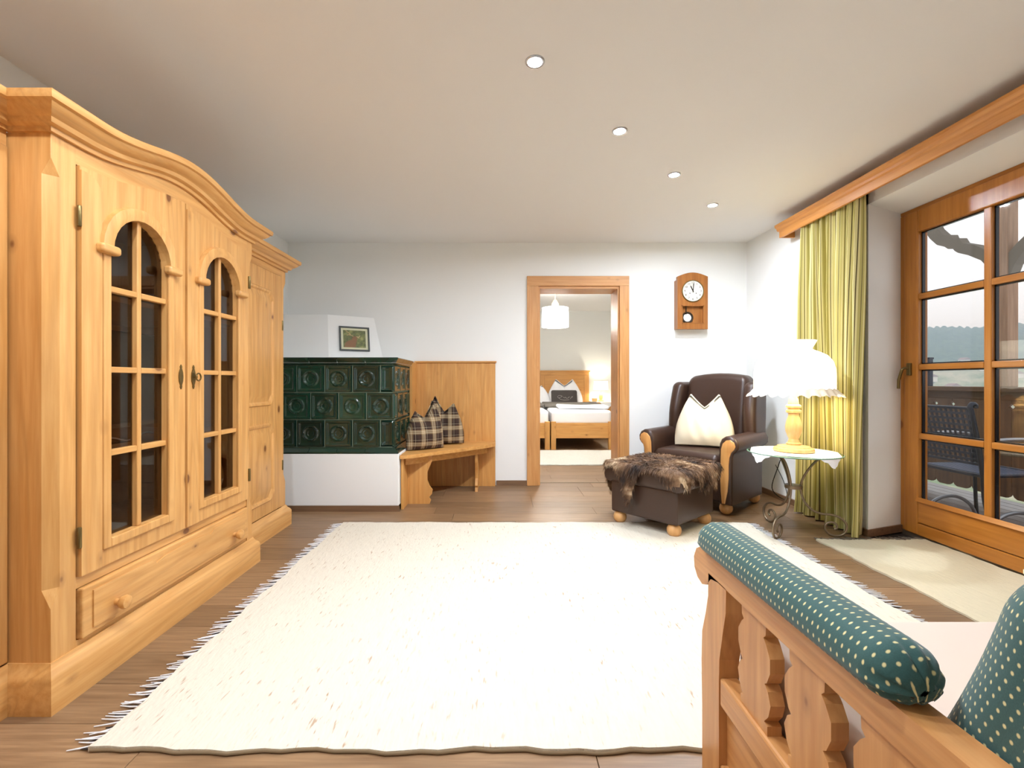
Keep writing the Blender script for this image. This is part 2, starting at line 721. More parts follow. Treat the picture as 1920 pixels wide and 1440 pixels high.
lay(floor, XL, lambda y: 2.835 if 0.92 < y < 2.97 else XR, 4.86 - 24 * PL_W, 4.86, 3)
lay(bed_floor, -1.4, lambda y: 2.9, 4.88, 4.88 + 13 * PL_W, 5)
link('slab', MB().box(XL, XR, -1.6, 4.86 - 24 * PL_W, -0.012, 0.0).mesh('slab', PLANK), floor)
link('slab', MB().box(-1.4, 2.9, 4.88 + 13 * PL_W, 9.35, -0.012, 0.0).mesh('slab', PLANK), bed_floor)
tag(link('trim_threshold', MB().box(DX0 + 0.03, DX1 - 0.03, 4.855, 4.885, -0.012, 0.004).mesh('trim_threshold', IRON)), kind='structure')

mb = MB()
mb.box(XL, DX0, YB, YW, 0, ZC)
mb.box(DX1, XR, YB, YW, 0, ZC)
mb.box(DX0, DX1, YB, YW, DZ, ZC)
tag(link('wall_back', mb.mesh('wall_back', WHITE)), kind='structure')
tag(link('wall_left', MB().box(XL - 0.3, XL, -1.6, YW, 0, ZC).mesh('wall_left', WHITE)), kind='structure')
# right wall with the deep, splayed balcony-door recess
mb = MB()
mb.prism([(XR, 3.168), (2.80, 3.29), (2.96, 3.30), (2.96, YW), (XR, YW)], 'z', 0, ZC)
mb.box(XR, 2.96, -1.6, 0.9, 0, ZC)
mb.prism([(XR, 2.245), (2.80, 2.225), (2.96, 2.225), (2.96, ZC), (XR, ZC)], 'y', 0.9, 3.30)
tag(link('wall_right', mb.mesh('wall_right', WHITE)), kind='structure')
# wall behind the camera with a wide window
mb = MB()
mb.box(XL, -1.5, -1.9, -1.6, 0, ZC)
mb.box(1.5, 2.96, -1.9, -1.6, 0, ZC)
mb.box(-1.5, 1.5, -1.9, -1.6, 0, 0.85)
mb.box(-1.5, 1.5, -1.9, -1.6, 2.2, ZC)
tag(link('wall_front', mb.mesh('wall_front', WHITE)), kind='structure')
w1 = thing('window_1', None, None, (0, -1.75, 0.85), kind='structure')
fr = MB()
for x0, x1 in ((-1.5, -1.42), (-0.04, 0.04), (1.42, 1.5)):
    fr.box(x0, x1, -1.79, -1.71, 0.85, 2.2)
fr.box(-1.5, 1.5, -1.79, -1.71, 0.85, 0.93)
fr.box(-1.5, 1.5, -1.79, -1.71, 2.12, 2.2)
part('window_frame', fr, honey('x'), w1)
GLASS = glass_mat('window_glass')
for x0, x1 in ((-1.42, -0.04), (0.04, 1.42)):
    part('pane', MB().box(x0, x1, -1.754, -1.748, 0.93, 2.12), GLASS, w1)
tag(link('ceiling', MB().box(XL - 0.3, 2.96, -1.9, 9.6, ZC, ZC + 0.15).mesh('ceiling', CEIL)), kind='structure')
# bedroom shell
tag(link('wall_bedroom_far', MB().box(-1.6, 3.1, 9.35, 9.6, 0, ZC).mesh('wall_bedroom_far', WHITE)), kind='structure')
tag(link('wall_bedroom_left', MB().box(-1.6, -1.4, YW, 9.35, 0, ZC).mesh('wall_bedroom_left', WHITE)), kind='structure')
tag(link('wall_bedroom_right', MB().box(2.9, 3.1, YW, 9.35, 0, ZC).mesh('wall_bedroom_right', WHITE)), kind='structure')

BASE = wood('baseboard', 'x', (136, 104, 76), (112, 84, 60), (70, 50, 36), 0.45, 0.0, 0.4)
BASEY = wood('baseboard', 'y', (136, 104, 76), (112, 84, 60), (70, 50, 36), 0.45, 0.0, 0.4)
tag(link('baseboard_back', MB().box(-0.05, DX0 - 0.11, YB - 0.015, YB, 0, 0.05).box(DX1 + 0.09, XR, YB - 0.015, YB, 0, 0.05).mesh('baseboard_back', BASE)), kind='structure')
mb = MB().box(XR - 0.015, XR, 3.18, YB - 0.015, 0, 0.05)
mb.prism([(XR - 0.015, 3.155), (2.80, 3.275), (2.80, 3.29), (XR, 3.168), (XR, 3.18), (XR - 0.015, 3.18)], 'z', 0, 0.05)
tag(link('baseboard_right', mb.mesh('baseboard_right', BASEY)), kind='structure')

# pine door casing and lining of the doorway
t = thing('trim_1', None, None, (DX0, YB, 0), kind='structure')
part('casing_board', MB().cbox(0.2585, DX0 + 0.01, YB - 0.022, YB, 0, 2.01, 0.003), casing_pine('z'), t)
part('casing_board', MB().cbox(DX1 - 0.01, 1.287, YB - 0.022, YB, 0, 2.01, 0.003), casing_pine('z'), t)
part('casing_board', MB().cbox(0.2585, 1.287, YB - 0.022, YB, 2.01, 2.11, 0.003), casing_pine('x'), t)
part('jamb_board', MB().box(DX0, DX0 + 0.025, YB, YW, 0, DZ), casing_pine('z'), t)
part('jamb_board', MB().box(DX1 - 0.025, DX1, YB, YW, 0, DZ), casing_pine('z'), t)
part('jamb_board', MB().box(DX0 + 0.025, DX1 - 0.025, YB, YW, DZ - 0.025, DZ), casing_pine('x'), t)

# ------------------------------------------------------------------ balcony door
def balcony_leaf(t, y1, y0, handle):
    """one glazed leaf between y0 < y1 at X 2.80..2.87"""
    xa, xb = 2.80, 2.87
    part('door_frame', MB().cbox(xa, xb, y1 - 0.05, y1, 0.02, 2.2, 0.006).cbox(xa, xb, y0, y0 + 0.05, 0.02, 2.2, 0.006), honey('z'), t)
    part('head_rail', MB().cbox(xa, xb, y0, y1, 2.2, 2.225, 0.004), honey('y'), t)
    s1, s0 = y1 - 0.05, y0 + 0.05
    sash = part('sash', MB().cbox(xa - 0.012, xb - 0.01, s1 - 0.105, s1, 0.02, 2.2, 0.008).cbox(xa - 0.012, xb - 0.01, s0, s0 + 0.105, 0.02, 2.2, 0.008)
                .cbox(xa - 0.012, xb - 0.01, s0 + 0.105, s1 - 0.105, 2.05, 2.2, 0.008), honey('z'), t)
    g1, g0 = s1 - 0.105, s0 + 0.105
    br = part('bottom_rail', MB().cbox(xa - 0.012, xb - 0.01, g0, g1, 0.105, 0.25, 0.006).cbox(xa - 0.012, xb - 0.01, g0, g1, 0.02, 0.10, 0.006), honey('y'), t)
    part('weather_bar', MB().prism([(xa - 0.03, 0.25), (xa - 0.012, 0.25), (xa - 0.012, 0.275)], 'y', g0, g1), honey('y'), br)
    ym = (g0 + g1) / 2
    zs = [0.25, 0.684, 1.146, 1.618, 2.05]
    part('muntin', MB().cbox(xa - 0.004, xb - 0.02, ym - 0.021, ym + 0.021, 0.25, 2.05, 0.005), honey('z'), t)
    for z in zs[1:4]:
        part('muntin', MB().cbox(xa - 0.004, xb - 0.02, g0, ym - 0.021, z - 0.019, z + 0.019, 0.005).cbox(xa - 0.004, xb - 0.02, ym + 0.021, g1, z - 0.019, z + 0.019, 0.005), honey('y'), t)
    for ya, yb in ((g0, ym - 0.021), (ym + 0.021, g1)):
        for k in range(4):
            za, zb = zs[k] + (0.019 if k else 0), zs[k + 1] - (0.019 if k < 3 else 0)
            p = part('pane', MB().box(xa + 0.022, xa + 0.028, ya, yb, za, zb), GLASS, t)
            e = 0.008
            part('glazing_spacer', MB().box(xa + 0.016, xa + 0.034, ya, ya + e, za, zb).box(xa + 0.016, xa + 0.034, yb - e, yb, za, zb)
                 .box(xa + 0.016, xa + 0.034, ya, yb, za, za + e).box(xa + 0.016, xa + 0.034, ya, yb, zb - e, zb), BLACKP, p)
    if handle:
        h = part('handle', MB().cbox(2.772, 2.79, s1 - 0.065, s1 - 0.035, 1.09, 1.175, 0.004), BRASS, t, label='brass lever handle')
        part('lever', MB().tube([(2.785, s1 - 0.05, 1.14), (2.745, s1 - 0.05, 1.14), (2.735, s1 - 0.045, 1.13), (2.735, s1 - 0.02, 1.06), (2.737, s1 - 0.015, 1.0)], 0.009, 10), BRASS, h, 60)


d1 = thing('door_1', None, None, (2.835, 2.70, 0), kind='structure')
balcony_leaf(d1, 3.30, 2.10, True)
d3 = thing('door_3', None, None, (2.835, 1.50, 0), kind='structure')
balcony_leaf(d3, 2.10, 0.90, False)
tag(link('trim_sill', MB().box(2.80, 2.98, 0.9, 3.30, -0.02, 0.02).mesh('trim_sill', IRON)), kind='structure')

# ================================================================== PINE WALL UNIT
def sweep_crown(mb, x_wall, xf, y0, y1, prof, zc, n=1):
    """moulding along side / front / side with mitred corners; zc(y) gives its foot height"""
    rings = []
    for o_, h in prof:
        ring = []
        ring.append((x_wall + o_, y0 - o_, zc(y0) + h))
        for k in range(n + 1):
            tt = k / n
            yy = y0 + (y1 - y0) * tt
            ye = yy + (-o_ if k == 0 else o_ if k == n else 0)
            ring.append((xf + o_, ye, zc(yy) + h))
        ring.append((x_wall + o_, y1 + o_, zc(y1) + h))
        rings.append(ring)
    mb.loft(rings, caps=False, closed=False)


CROWN = [(0.0, 0.0), (0.012, 0.0), (0.014, 0.014), (0.03, 0.020), (0.036, 0.034), (0.05, 0.042), (0.066, 0.056), (0.070, 0.064), (0.08, 0.068), (0.083, 0.078), (0.083, 0.092), (0.0, 0.096)]
PLINTH = [(0.032, 0.0), (0.032, 0.105), (0.026, 0.118), (0.012, 0.132), (0.004, 0.15), (0.0, 0.15)]
ZT = 1.845


def knob(t, x, y, z):
    mb = MB().lathe([(0.012, 0), (0.011, 0.012), (0.02, 0.02), (0.025, 0.032), (0.022, 0.043), (0.008, 0.048)], (x, y, z), 16, 'x')
    return part('knob', mb, pine('x'), t, 40)


def hinge(t, x, y, z):
    return part('hinge', MB().lathe([(0.006, -0.035), (0.007, -0.033), (0.007, 0.033), (0.006, 0.035)], (x, y, z), 10), BRASS, t, 40)


def escutcheon(t, x, y, z, ring=False):
    pts = [(0, .055), (.006, .045), (.004, .038), (.012, .02), (.014, 0), (.012, -.02), (.004, -.038), (.006, -.045), (0, -.055)]
    poly = [(y + a, z + b2) for a, b2 in pts] + [(y - a, z + b2) for a, b2 in pts[-2:0:-1]]
    e = part('escutcheon', MB().prism(poly, 'x', x, x + 0.004), BRASS, t, label='antique brass keyhole plate')
    if ring:
        pts = [(x + 0.018, y + 0.012 + 0.017 * math.cos(a * PI / 8), z + 0.017 * math.sin(a * PI / 8)) for a in range(17)]
        part('key', MB().tube(pts, 0.0035, 6).tube([(x, y, z), (x + 0.02, y, z)], 0.004, 6), BRASS, e, 60)
    return e


def chamfer_post(xf, y, w, sgn, z0, z1):
    """corner post with a stop chamfer on its outer edge; sgn=-1 outer edge at lower y"""
    mb = MB()
    c = 0.03
    ya, yb = y, y - sgn * w     # outer, inner
    def ring(z, cc):
        return [(xf - 0.05, ya, z), (xf - cc, ya, z), (xf, ya - sgn * cc, z), (xf, yb, z), (xf - 0.05, yb, z)]
    mb.loft([ring(z0, 0.001), ring(z0 + 0.20, 0.001), ring(z0 + 0.26, c), ring(z1 - 0.14, c), ring(z1 - 0.09, 0.001), ring(z1, 0.001)])
    return mb


# ---- centre: glazed display cabinet
Y0, Y1, XF, XW = 1.50, 2.71, -1.44, XL + 0.006
YM = (Y0 + Y1) / 2


def zc_mid(y):
    return ZT + 0.075 * 0.5 * (1 + math.cos(PI * min(1, abs(y - YM) / 0.5)))


cab = thing('display_cabinet', 'large pine display cabinet with two arched glazed doors and curved cornice', 'cabinet', (XW, YM, 0))
body = MB()
body.box(XW, XF - 0.05, Y0, Y0 + 0.025, 0.1, ZT)
body.box(XW, XF - 0.05, Y1 - 0.025, Y1, 0.1, ZT)
body.box(XW, XW + 0.015, Y0 + 0.025, Y1 - 0.025, 0.1, ZT)
body.box(XW + 0.015, XF - 0.03, Y0 + 0.025, Y1 - 0.025, 0.1, 0.12)
body.box(XW + 0.015, XF - 0.03, Y0 + 0.025, Y1 - 0.025, 0.355, 0.378)
body.box(XW, XF - 0.03, Y0 + 0.026, Y1 - 0.026, ZT - 0.02, ZT)
part('body', body, pine('z'), cab)
part('corner_post', chamfer_post(XF, Y0, 0.088, -1, 0.12, ZT + 0.01), pine('z'), cab)
part('corner_post', chamfer_post(XF, Y1, 0.055, 1, 0.12, ZT + 0.01), pine('z'), cab)
ys = [Y0 + 0.088 + (Y1 - 0.055 - Y0 - 0.088) * k / 30 for k in range(31)]
fz = MB().prism([(y, zc_mid(y) - 0.06) for y in ys] + [(y, zc_mid(y) + 0.02) for y in ys[::-1]], 'x', XF - 0.03, XF)
part('frieze', fz, pine('y'), cab)
part('drawer_rail', MB().box(XF - 0.03, XF - 0.004, Y0 + 0.088, Y1 - 0.055, 0.345, 0.385).box(XF - 0.03, XF - 0.004, Y0 + 0.088, Y1 - 0.055, 0.12, 0.168), pine('y'), cab)
mb = MB()
sweep_crown(mb, -1.577, XF, Y0, Y1, CROWN, zc_mid, 40)
part('cornice', mb, pine('y'), cab, 35)
mb = MB()
sweep_crown(mb, -1.577, XF, Y0, Y1, PLINTH, lambda y: 0.0, 1)
part('plinth', mb, pine('y'), cab, 35)
for z in (0.77, 1.36):
    part('shelf', MB().box(XW + 0.016, XF - 0.06, Y0 + 0.026, Y1 - 0.026, z, z + 0.02), pine('y'), cab)
CABGLASS = glass_mat('cabinet_glass', (205, 196, 188), 1.5)


def arch_door(cab, ya, yb, stile_low):
    """glazed arched door from ya to yb on the cabinet front"""
    x0, x1 = XF - 0.03, XF + 0.008
    yc, hw, z0, zs_ = (ya + yb) / 2, 0.148, 0.48, 1.53
    g = 0.0015
    zb = 0.385
    def ztop(y):
        return zc_mid(y) - 0.062
    # frame: two stiles, bottom rail, arched head
    mb = MB()
    mb.prism([(ya + g, zb), (yc - hw, zb), (yc - hw, ztop(yc - hw)), (ya + g, ztop(ya))], 'x', x0, x1)
    mb.prism([(yc + hw, zb), (yb - g, zb), (yb - g, ztop(yb)), (yc + hw, ztop(yc + hw))], 'x', x0, x1)
    mb.box(x0, x1, yc - hw, yc + hw, zb, z0)
    N = 14
    arc = [(yc - hw * math.cos(PI * k / N), zs_ + hw * math.sin(PI * k / N)) for k in range(N + 1)]
    for k in range(N):
        (p0, q0), (p1, q1) = arc[k], arc[k + 1]
        mb.prism([(p0, q0), (p1, q1), (p1, ztop(p1)), (p0, ztop(p0))], 'x', x0, x1)
    d = part('door', mb, pine('z'), cab)
    # raised outer stile with rounded top
    s0 = ya if stile_low else ya + 0.002
    sw = 0.085 if stile_low else 0.06
    zt = ztop(s0 + sw) - 0.03
    poly = [(s0 + g, zb + 0.002), (s0 + sw, zb + 0.002), (s0 + sw, zt - 0.03), (s0 + sw * 0.7, zt), (s0 + sw * 0.35, zt + 0.012), (s0 + g, zt + 0.012)]
    part('raised_stile', MB().prism(poly, 'x', x1, x1 + 0.007), pine('z'), d)
    # moulding around the glass
    mw = 0.034
    mb = MB()
    mb.cbox(x1, x1 + 0.012, yc - hw - mw, yc - hw, z0 - mw, zs_, 0.004)
    mb.cbox(x1, x1 + 0.012, yc + hw, yc + hw + mw, z0 - mw, zs_, 0.004)
    mb.cbox(x1, x1 + 0.012, yc - hw, yc + hw, z0 - mw, z0, 0.004)
    part('glass_moulding', mb, pine('z'), d)
    rings = []
    for k in range(N + 1):
        a = PI * k / N
        c_, s_ = -math.cos(a), math.sin(a)
        rings.append([(x1, yc + r * c_, zs_ + r * s_) for r in (hw,)] + [(x1 + 0.02, yc + hw * c_, zs_ + hw * s_), (x1 + 0.024, yc + (hw + 0.02) * c_, zs_ + (hw + 0.02) * s_),
                     (x1 + 0.02, yc + (hw + 0.045) * c_, zs_ + (hw + 0.045) * s_), (x1, yc + (hw + 0.048) * c_, zs_ + (hw + 0.048) * s_)])
    part('arch_moulding', MB().loft(rings), pine('z'), d, 40)
    for sg in (-1, 1):
        c0 = yc + sg * (hw + 0.02)
        part('capital', MB().rbox((x1 + 0.016, c0, zs_ - 0.005), (0.018, 0.042, 0.017), 0.012), pine('y'), d, 50)
    # glazing bars and panes
    zs4 = [z0, 0.787, 1.093, 1.39]
    xb0, xb1 = x0 + 0.008, x1 - 0.002
    part('glazing_bar', MB().cbox(xb0, xb1, yc - 0.011, yc + 0.011, z0, zs_ + hw, 0.003), pine('z'), d)
    for z in zs4[1:]:
        part('glazing_bar', MB().cbox(xb0, xb1, yc - hw, yc - 0.011, z - 0.011, z + 0.011, 0.003).cbox(xb0, xb1, yc + 0.011, yc + hw, z - 0.011, z + 0.011, 0.003), pine('y'), d)
    xg = x0 + 0.012
    for sg in (-1, 1):
        for k in range(4):
            e0 = yc + sg * 0.011
            e1 = yc + sg * hw
            if k < 3:
                poly = [(e0, zs4[k]), (e1, zs4[k]), (e1, zs4[k + 1]), (e0, zs4[k + 1])]
            else:
                poly = [(e0, zs4[3]), (e1, zs4[3]), (e1, zs_)] + [(yc + sg * hw * math.cos(PI / 2 * j / 8), zs_ + hw * math.sin(PI / 2 * j / 8)) for j in range(1, 8)] + [(e0, zs_ + hw)]
            part('pane', MB().prism(poly, 'x', xg, xg + 0.004), CABGLASS, d)
    return d


dl = arch_door(cab, 1.592, 2.128, True)
dr = arch_door(cab, 2.130, 2.655, True)
xh = XF + 0.012
for z in (0.52, 1.61):
    hinge(dl, xh, 1.588, z)
    hinge(dr, xh, 2.660, z)
escutcheon(dl, XF + 0.008, 2.095, 1.07)
escutcheon(dr, XF + 0.016, 2.168, 1.07, True)
# wide drawer with shaped raised field and two knobs
mb = MB().cbox(XF - 0.02, XF + 0.012, 1.60, 2.645, 0.168, 0.342, 0.006)
dw = part('drawer', mb, pine('y'), cab)
za, zb_ = 0.19, 0.32
fl = [(1.64, za), (2.605, za), (2.605, zb_), (2.33, zb_), (2.30, zb_ - 0.02), (2.25, zb_ - 0.008), (2.12, zb_ - 0.002), (1.99, zb_ - 0.008), (1.94, zb_ - 0.02), (1.91, zb_), (1.64, zb_)]
part('drawer_field', MB().prism(fl, 'x', XF + 0.012, XF + 0.017), pine('y'), dw)
knob(dw, XF + 0.017, 1.735, 0.235)
knob(dw, XF + 0.017, 2.50, 0.235)

# ---- flanking wardrobes
def side_unit(y0, y1, hinge_far, label):
    xf = -1.577
    u = thing('wardrobe', label, 'wardrobe', (XW, (y0 + y1) / 2, 0), group='panelled pine wardrobes flanking the display cabinet')
    e0 = y0 if hinge_far else y0
    b2 = MB()
    b2.box(XW, xf - 0.03, y0 + 0.001, y1 - 0.001, 0.1, ZT)
    part('body', b2, pine('z'), u)
    part('corner_post', chamfer_post(xf, y1 if hinge_far else y0, 0.06, 1 if hinge_far else -1, 0.12, ZT + 0.01), pine('z'), u)
    mb = MB()
    ca, cb = (y0 + 0.085, y1) if hinge_far else (y0, y1 - 0.085)
    # cornice and plinth butt against the centre cabinet
    for prof, zf, nm in ((CROWN, lambda y: ZT, 'cornice'), (PLINTH, lambda y: 0.0, 'plinth')):
        rings = []
        for o_, h in prof:
            if hinge_far:
                rings.append([(xf + o_, Y1 + o_, zf(0) + h), (xf + o_, y1 + o_, zf(0) + h), (XW, y1 + o_, zf(0) + h)])
            else:
                rings.append([(XW, y0 - o_, zf(0) + h), (xf + o_, y0 - o_, zf(0) + h), (xf + o_, Y0 - o_, zf(0) + h)])
        m2 = MB().loft(rings, caps=False, closed=False)
        part(nm, m2, pine('y'), u, 35)
    da, db = (y0 + 0.004, y1 - 0.06) if hinge_far else (y0 + 0.06, y1 - 0.004)
    part('top_rail', MB().box(xf - 0.03, xf, da, db, 1.80, ZT + 0.01), pine('y'), u)
    d = part('door', MB().cbox(xf - 0.03, xf + 0.006, da, db, 0.155, 1.798, 0.004), pine('z'), u)
    pa, pb = (da + 0.10, db - 0.13) if hinge_far else (da + 0.13, db - 0.10)
    for z0, z1 in ((0.24, 0.77), (0.885, 1.67)):
        def octo(i, c):
            return [(pa + i, z0 + i + c), (pa + i + c, z0 + i), (pb - i - c, z0 + i), (pb - i, z0 + i + c), (pb - i, z1 - i - c), (pb - i - c, z1 - i), (pa + i + c, z1 - i), (pa + i, z1 - i - c)]
        x = xf + 0.006
        rings = [[(x, *p) for p in octo(0, .05)], [(x + 0.012, *p) for p in octo(0.008, .05)], [(x + 0.010, *p) for p in octo(0.02, .05)], [(x + 0.002, *p) for p in octo(0.03, .05)],
                 [(x + 0.003, *p) for p in octo(0.045, .05)], [(x + 0.013, *p) for p in octo(0.07, .05)]]
        part('raised_panel', MB().loft(rings), pine('z'), d, 25)
    ky = pa - 0.045 if hinge_far else pb + 0.045
    kz = 0.83
    pts = [(xf + 0.012, ky + 0.014 * math.cos(a * PI / 8), kz + 0.02 * math.sin(a * PI / 8)) for a in range(17)]
    part('ring_pull', MB().tube(pts, 0.004, 6), BRASS, d, 60)
    for z in (0.45, 1.45):
        hinge(d, xf + 0.006, (db + 0.003) if hinge_far else (da - 0.003), z)
    return u


side_unit(Y1 + 0.001, 3.425, True, 'pine wardrobe with octagonal raised door panels between display cabinet and tiled stove')
side_unit(0.73, Y0 - 0.001, False, 'pine wardrobe at the near end of the wall unit with stepped front')

# ---- things inside the display cabinet
tv = thing('television', 'black flat television with silver lower edge inside the display cabinet', 'television', (-1.70, 1.90, 0.79))
part('screen', MB().cbox(-1.70, -1.665, 1.585, 2.26, 0.865, 1.27, 0.005), BLACKP, tv)
part('silver_edge', MB().box(-1.705, -1.66, 1.585, 2.26, 0.848, 0.866), CHROME, tv)
part('stand', MB().box(-1.70, -1.67, 1.86, 1.96, 0.79, 0.85).cbox(-1.76, -1.60, 1.75, 2.07, 0.79, 0.80, 0.003), BLACKP, tv)
cab_pts = [(-1.58, 1.62 + 0.03 * k, 0.80 + 0.012 * math.sin(k * 0.9) + 0.012) for k in range(18)]
solo('cable', MB().tube(cab_pts, 0.004, 6), plain('white_plastic', (220, 220, 220), 0.4), 'white cable lying on the shelf below the television', 'cable', (-1.58, 1.62, 0.79), 60)
# ================================================================== TILED STOVE
SX, SY = -0.876, 3.83         # tiled body corner
st = thing('tiled_stove', 'green glazed tiled stove on a white plastered base with sloping white hood', 'stove', (-1.5, 4.3, 0))
part('base', MB().cbox(XL + 0.002, -0.828, 3.787, YB - 0.002, 0.045, 0.466, 0.006), WHITE, st)
part('base_skirting', MB().box(XL + 0.002, -0.822, 3.78, 3.79, 0, 0.046), BASE, st)
GROUT = plain('grout', (136, 154, 134), 0.8)
part('tile_core', MB().box(XL + 0.002, SX - 0.012, SY + 0.012, YB - 0.002, 0.466, 1.20), GROUT, st)
GLAZE = tile_mat()


def tile_mesh(w, h, dish):
    n = 36 if dish else 8
    mb = MB()
    def hgt(u, v):
        du, dv = (0.5 - abs(u)) * w, (0.5 - abs(v)) * h
        d = min(du, dv)
        if d < 0.005:
            z = 0.018 * math.sqrt(max(0, 1 - (1 - d / 0.005) ** 2))
        elif d < 0.018:
            z = 0.018
        elif d < 0.03:
            z = 0.018 - 0.010 * (d - 0.018) / 0.012
        else:
            z = 0.008
        if dish:
            r = math.hypot(u * w, v * h)
            if r < 0.068:
                z = 0.008 + 0.008 * math.exp(-((r - 0.056) / 0.006) ** 2) - 0.010 * max(0.0, 1 - (r / 0.054) ** 2) + 0.004 * math.exp(-((r - 0.030) / 0.006) ** 2) + 0.004 * math.exp(-(r / 0.012) ** 2)
        return z
    def nonu(t, W):
        return t - 0.5
    mb.grid(lambda a, b2: ((a - 0.5) * w, -hgt(a - 0.5, b2 - 0.5), (b2 - 0.5) * h), n if w > 0.15 else 10, n if dish else 14)
    e = 0.012
    mb.box(-w / 2, w / 2, -0.0005, 0.0, -h / 2, h / 2)
    return mb.mesh('stove_tile', GLAZE, smooth=50, recalc=False)


PW, PH, J = 0.228, 0.2235, 0.0065
full = tile_mesh(PW - J, PH - J, True)
half = tile_mesh(PW / 2 - J, PH - J, False)
sidef = tile_mesh(0.213 - J, PH - J, True)
sideh = tile_mesh(0.1065 - J, PH - J, False)
rows = [0.512 + PH * (k + 0.5) for k in range(3)]
base = Vector((-1.5, 4.3, 0))
for k, z in enumerate(rows):
    x = SX
    seq = []
    if k != 1:
        seq.append(('h', x - PW / 4))
        x -= PW / 2
    while x - PW > XL:
        seq.append(('f', x - PW / 2))
        x -= PW
    for ty, xc in seq:
        link('stove_tile', full if ty == 'f' else half, st, Vector((xc, SY + 0.012, z)) - base)
    y = SY
    seq = ['f', 'f', 'f'] if k != 1 else ['h', 'f', 'f', 'h']
    for ty in seq:
        wd = 0.213 if ty == 'f' else 0.1065
        link('stove_tile', sidef if ty == 'f' else sideh, st, Vector((SX - 0.012, y + wd / 2, z)) - base, (0, 0, PI / 2))
        y += wd


def cornice_ring(z0, z1, out0, out1):
    """tile cornice segments along the front and right side"""
    prof = [(0.0, z0), (out0, z0 + 0.002), (out0 + (out1 - out0) * 0.35, z0 + (z1 - z0) * 0.3), (out1 - 0.004, z1 - 0.014), (out1, z1 - 0.006), (out1 - 0.006, z1), (0.0, z1)]
    x = SX
    first = True
    while x > XL + 0.01:
        xa = max(x - PW, XL + 0.002)
        m = MB()
        if first:
            m.loft([[(xa + 0.002, SY - o_, z) for o_, z in prof], [(x + o_, SY - o_, z) for o_, z in prof], [(x + o_, SY + 0.2, z) for o_, z in prof]])
        else:
            m.loft([[(xa + 0.002, SY - o_, z) for o_, z in prof], [(x - 0.002, SY - o_, z) for o_, z in prof]])
        part('cornice_tile', m, GLAZE, st, 40)
        x -= PW
        first = False
    ya = SY + 0.204
    while ya < 4.46:
        yb = min(ya + 0.213, 4.466)
        part('cornice_tile', MB().loft([[(SX + o_, ya, z) for o_, z in prof], [(SX + o_, yb - 0.004, z) for o_, z in prof]]), GLAZE, st, 40)
        ya += 0.213


cornice_ring(1.184, 1.244, 0.008, 0.045)
prof_low = None
# lower cornice widens downwards: mirror the profile
def cornice_low(z0, z1):
    prof = [(0.0, z0), (0.044, z0), (0.046, z0 + 0.008), (0.04, z0 + 0.016), (0.016, z1 - 0.012), (0.008, z1), (0.0, z1)]
    x = SX
    first = True
    while x > XL + 0.01:
        xa = max(x - PW, XL + 0.002)
        m = MB()
        if first:
            m.loft([[(xa + 0.002, SY - o_, z) for o_, z in prof], [(x + o_, SY - o_, z) for o_, z in prof], [(x + o_, SY + 0.2, z) for o_, z in prof]])
        else:
            m.loft([[(xa + 0.002, SY - o_, z) for o_, z in prof], [(x - 0.002, SY - o_, z) for o_, z in prof]])
        part('cornice_tile', m, GLAZE, st, 40)
        x -= PW
        first = False
    ya = SY + 0.204
    while ya < 4.46:
        yb = min(ya + 0.213, 4.466)
        part('cornice_tile', MB().loft([[(SX + o_, ya, z) for o_, z in prof], [(SX + o_, yb - 0.004, z) for o_, z in prof]]), GLAZE, st, 40)
        ya += 0.213


cornice_low(0.466, 0.511)
part('top_slab', MB().box(XL + 0.002, SX + 0.02, SY - 0.02, YB - 0.002, 1.20, 1.238), WHITE, st)
bot = [(XL + 0.002, 4.45, 1.238), (-1.635, 4.45, 1.238), (-1.185, YB - 0.002, 1.238), (XL + 0.002, YB - 0.002, 1.238)]
top = [(XL + 0.002, 4.50, 1.69), (-1.665, 4.50, 1.69), (-1.287, YB - 0.002, 1.69), (XL + 0.002, YB - 0.002, 1.69)]
part('hood', MB().loft([bot, top]), WHITE, st)

# framed deer photograph leaning on the hood's diagonal face
p0, p1, q0, q1 = Vector(bot[1]), Vector(bot[2]), Vector(top[1]), Vector(top[2])
ux = (p1 - p0).normalized()
nrm = ux.cross((q0 - p0)).normalized()
if nrm.y > 0:
    nrm = -nrm
uz = nrm.cross(ux)
if uz.z < 0:
    uz = -uz
cen = (p0 + p1 + q0 + q1) / 4 + nrm * 0.003
mtx = Matrix((ux, -nrm, uz)).transposed().to_4x4()
mtx.translation = cen
pf = thing('picture_frame', 'small dark-framed photograph of a deer on the white stove hood', 'picture', cen)
pf.matrix_world = mtx
OFF[pf] = (0, 0, 0)
W2, H2 = 0.145, 0.12
fm = MB()
for x0, x1, z0, z1 in ((-W2, W2, H2 - 0.014, H2), (-W2, W2, -H2, -H2 + 0.014), (-W2, -W2 + 0.014, -H2 + 0.014, H2 - 0.014), (W2 - 0.014, W2, -H2 + 0.014, H2 - 0.014)):
    fm.box(x0, x1, -0.016, 0.0, z0, z1)
part('frame', fm, plain('dark_frame', (34, 40, 34), 0.4), pf)
part('mount', MB().box(-W2 + 0.014, W2 - 0.014, -0.006, -0.001, -H2 + 0.014, H2 - 0.014), plain('mount_card', (222, 220, 186), 0.8), pf)


def forest_photo():
    m, nt, b = new_mat('meadow_print')
    n = noise(nt, coords(nt, (1, 1, 1)), 22, 5, 0.65)
    r = ramp(nt, [(0.3, lin((52, 60, 30))), (0.5, lin((104, 110, 54))), (0.7, lin((164, 164, 96)))])
    nt.links.new(n.outputs[0], r.inputs[0])
    nt.links.new(r.outputs[0], b.inputs['Base Color'])
    return m


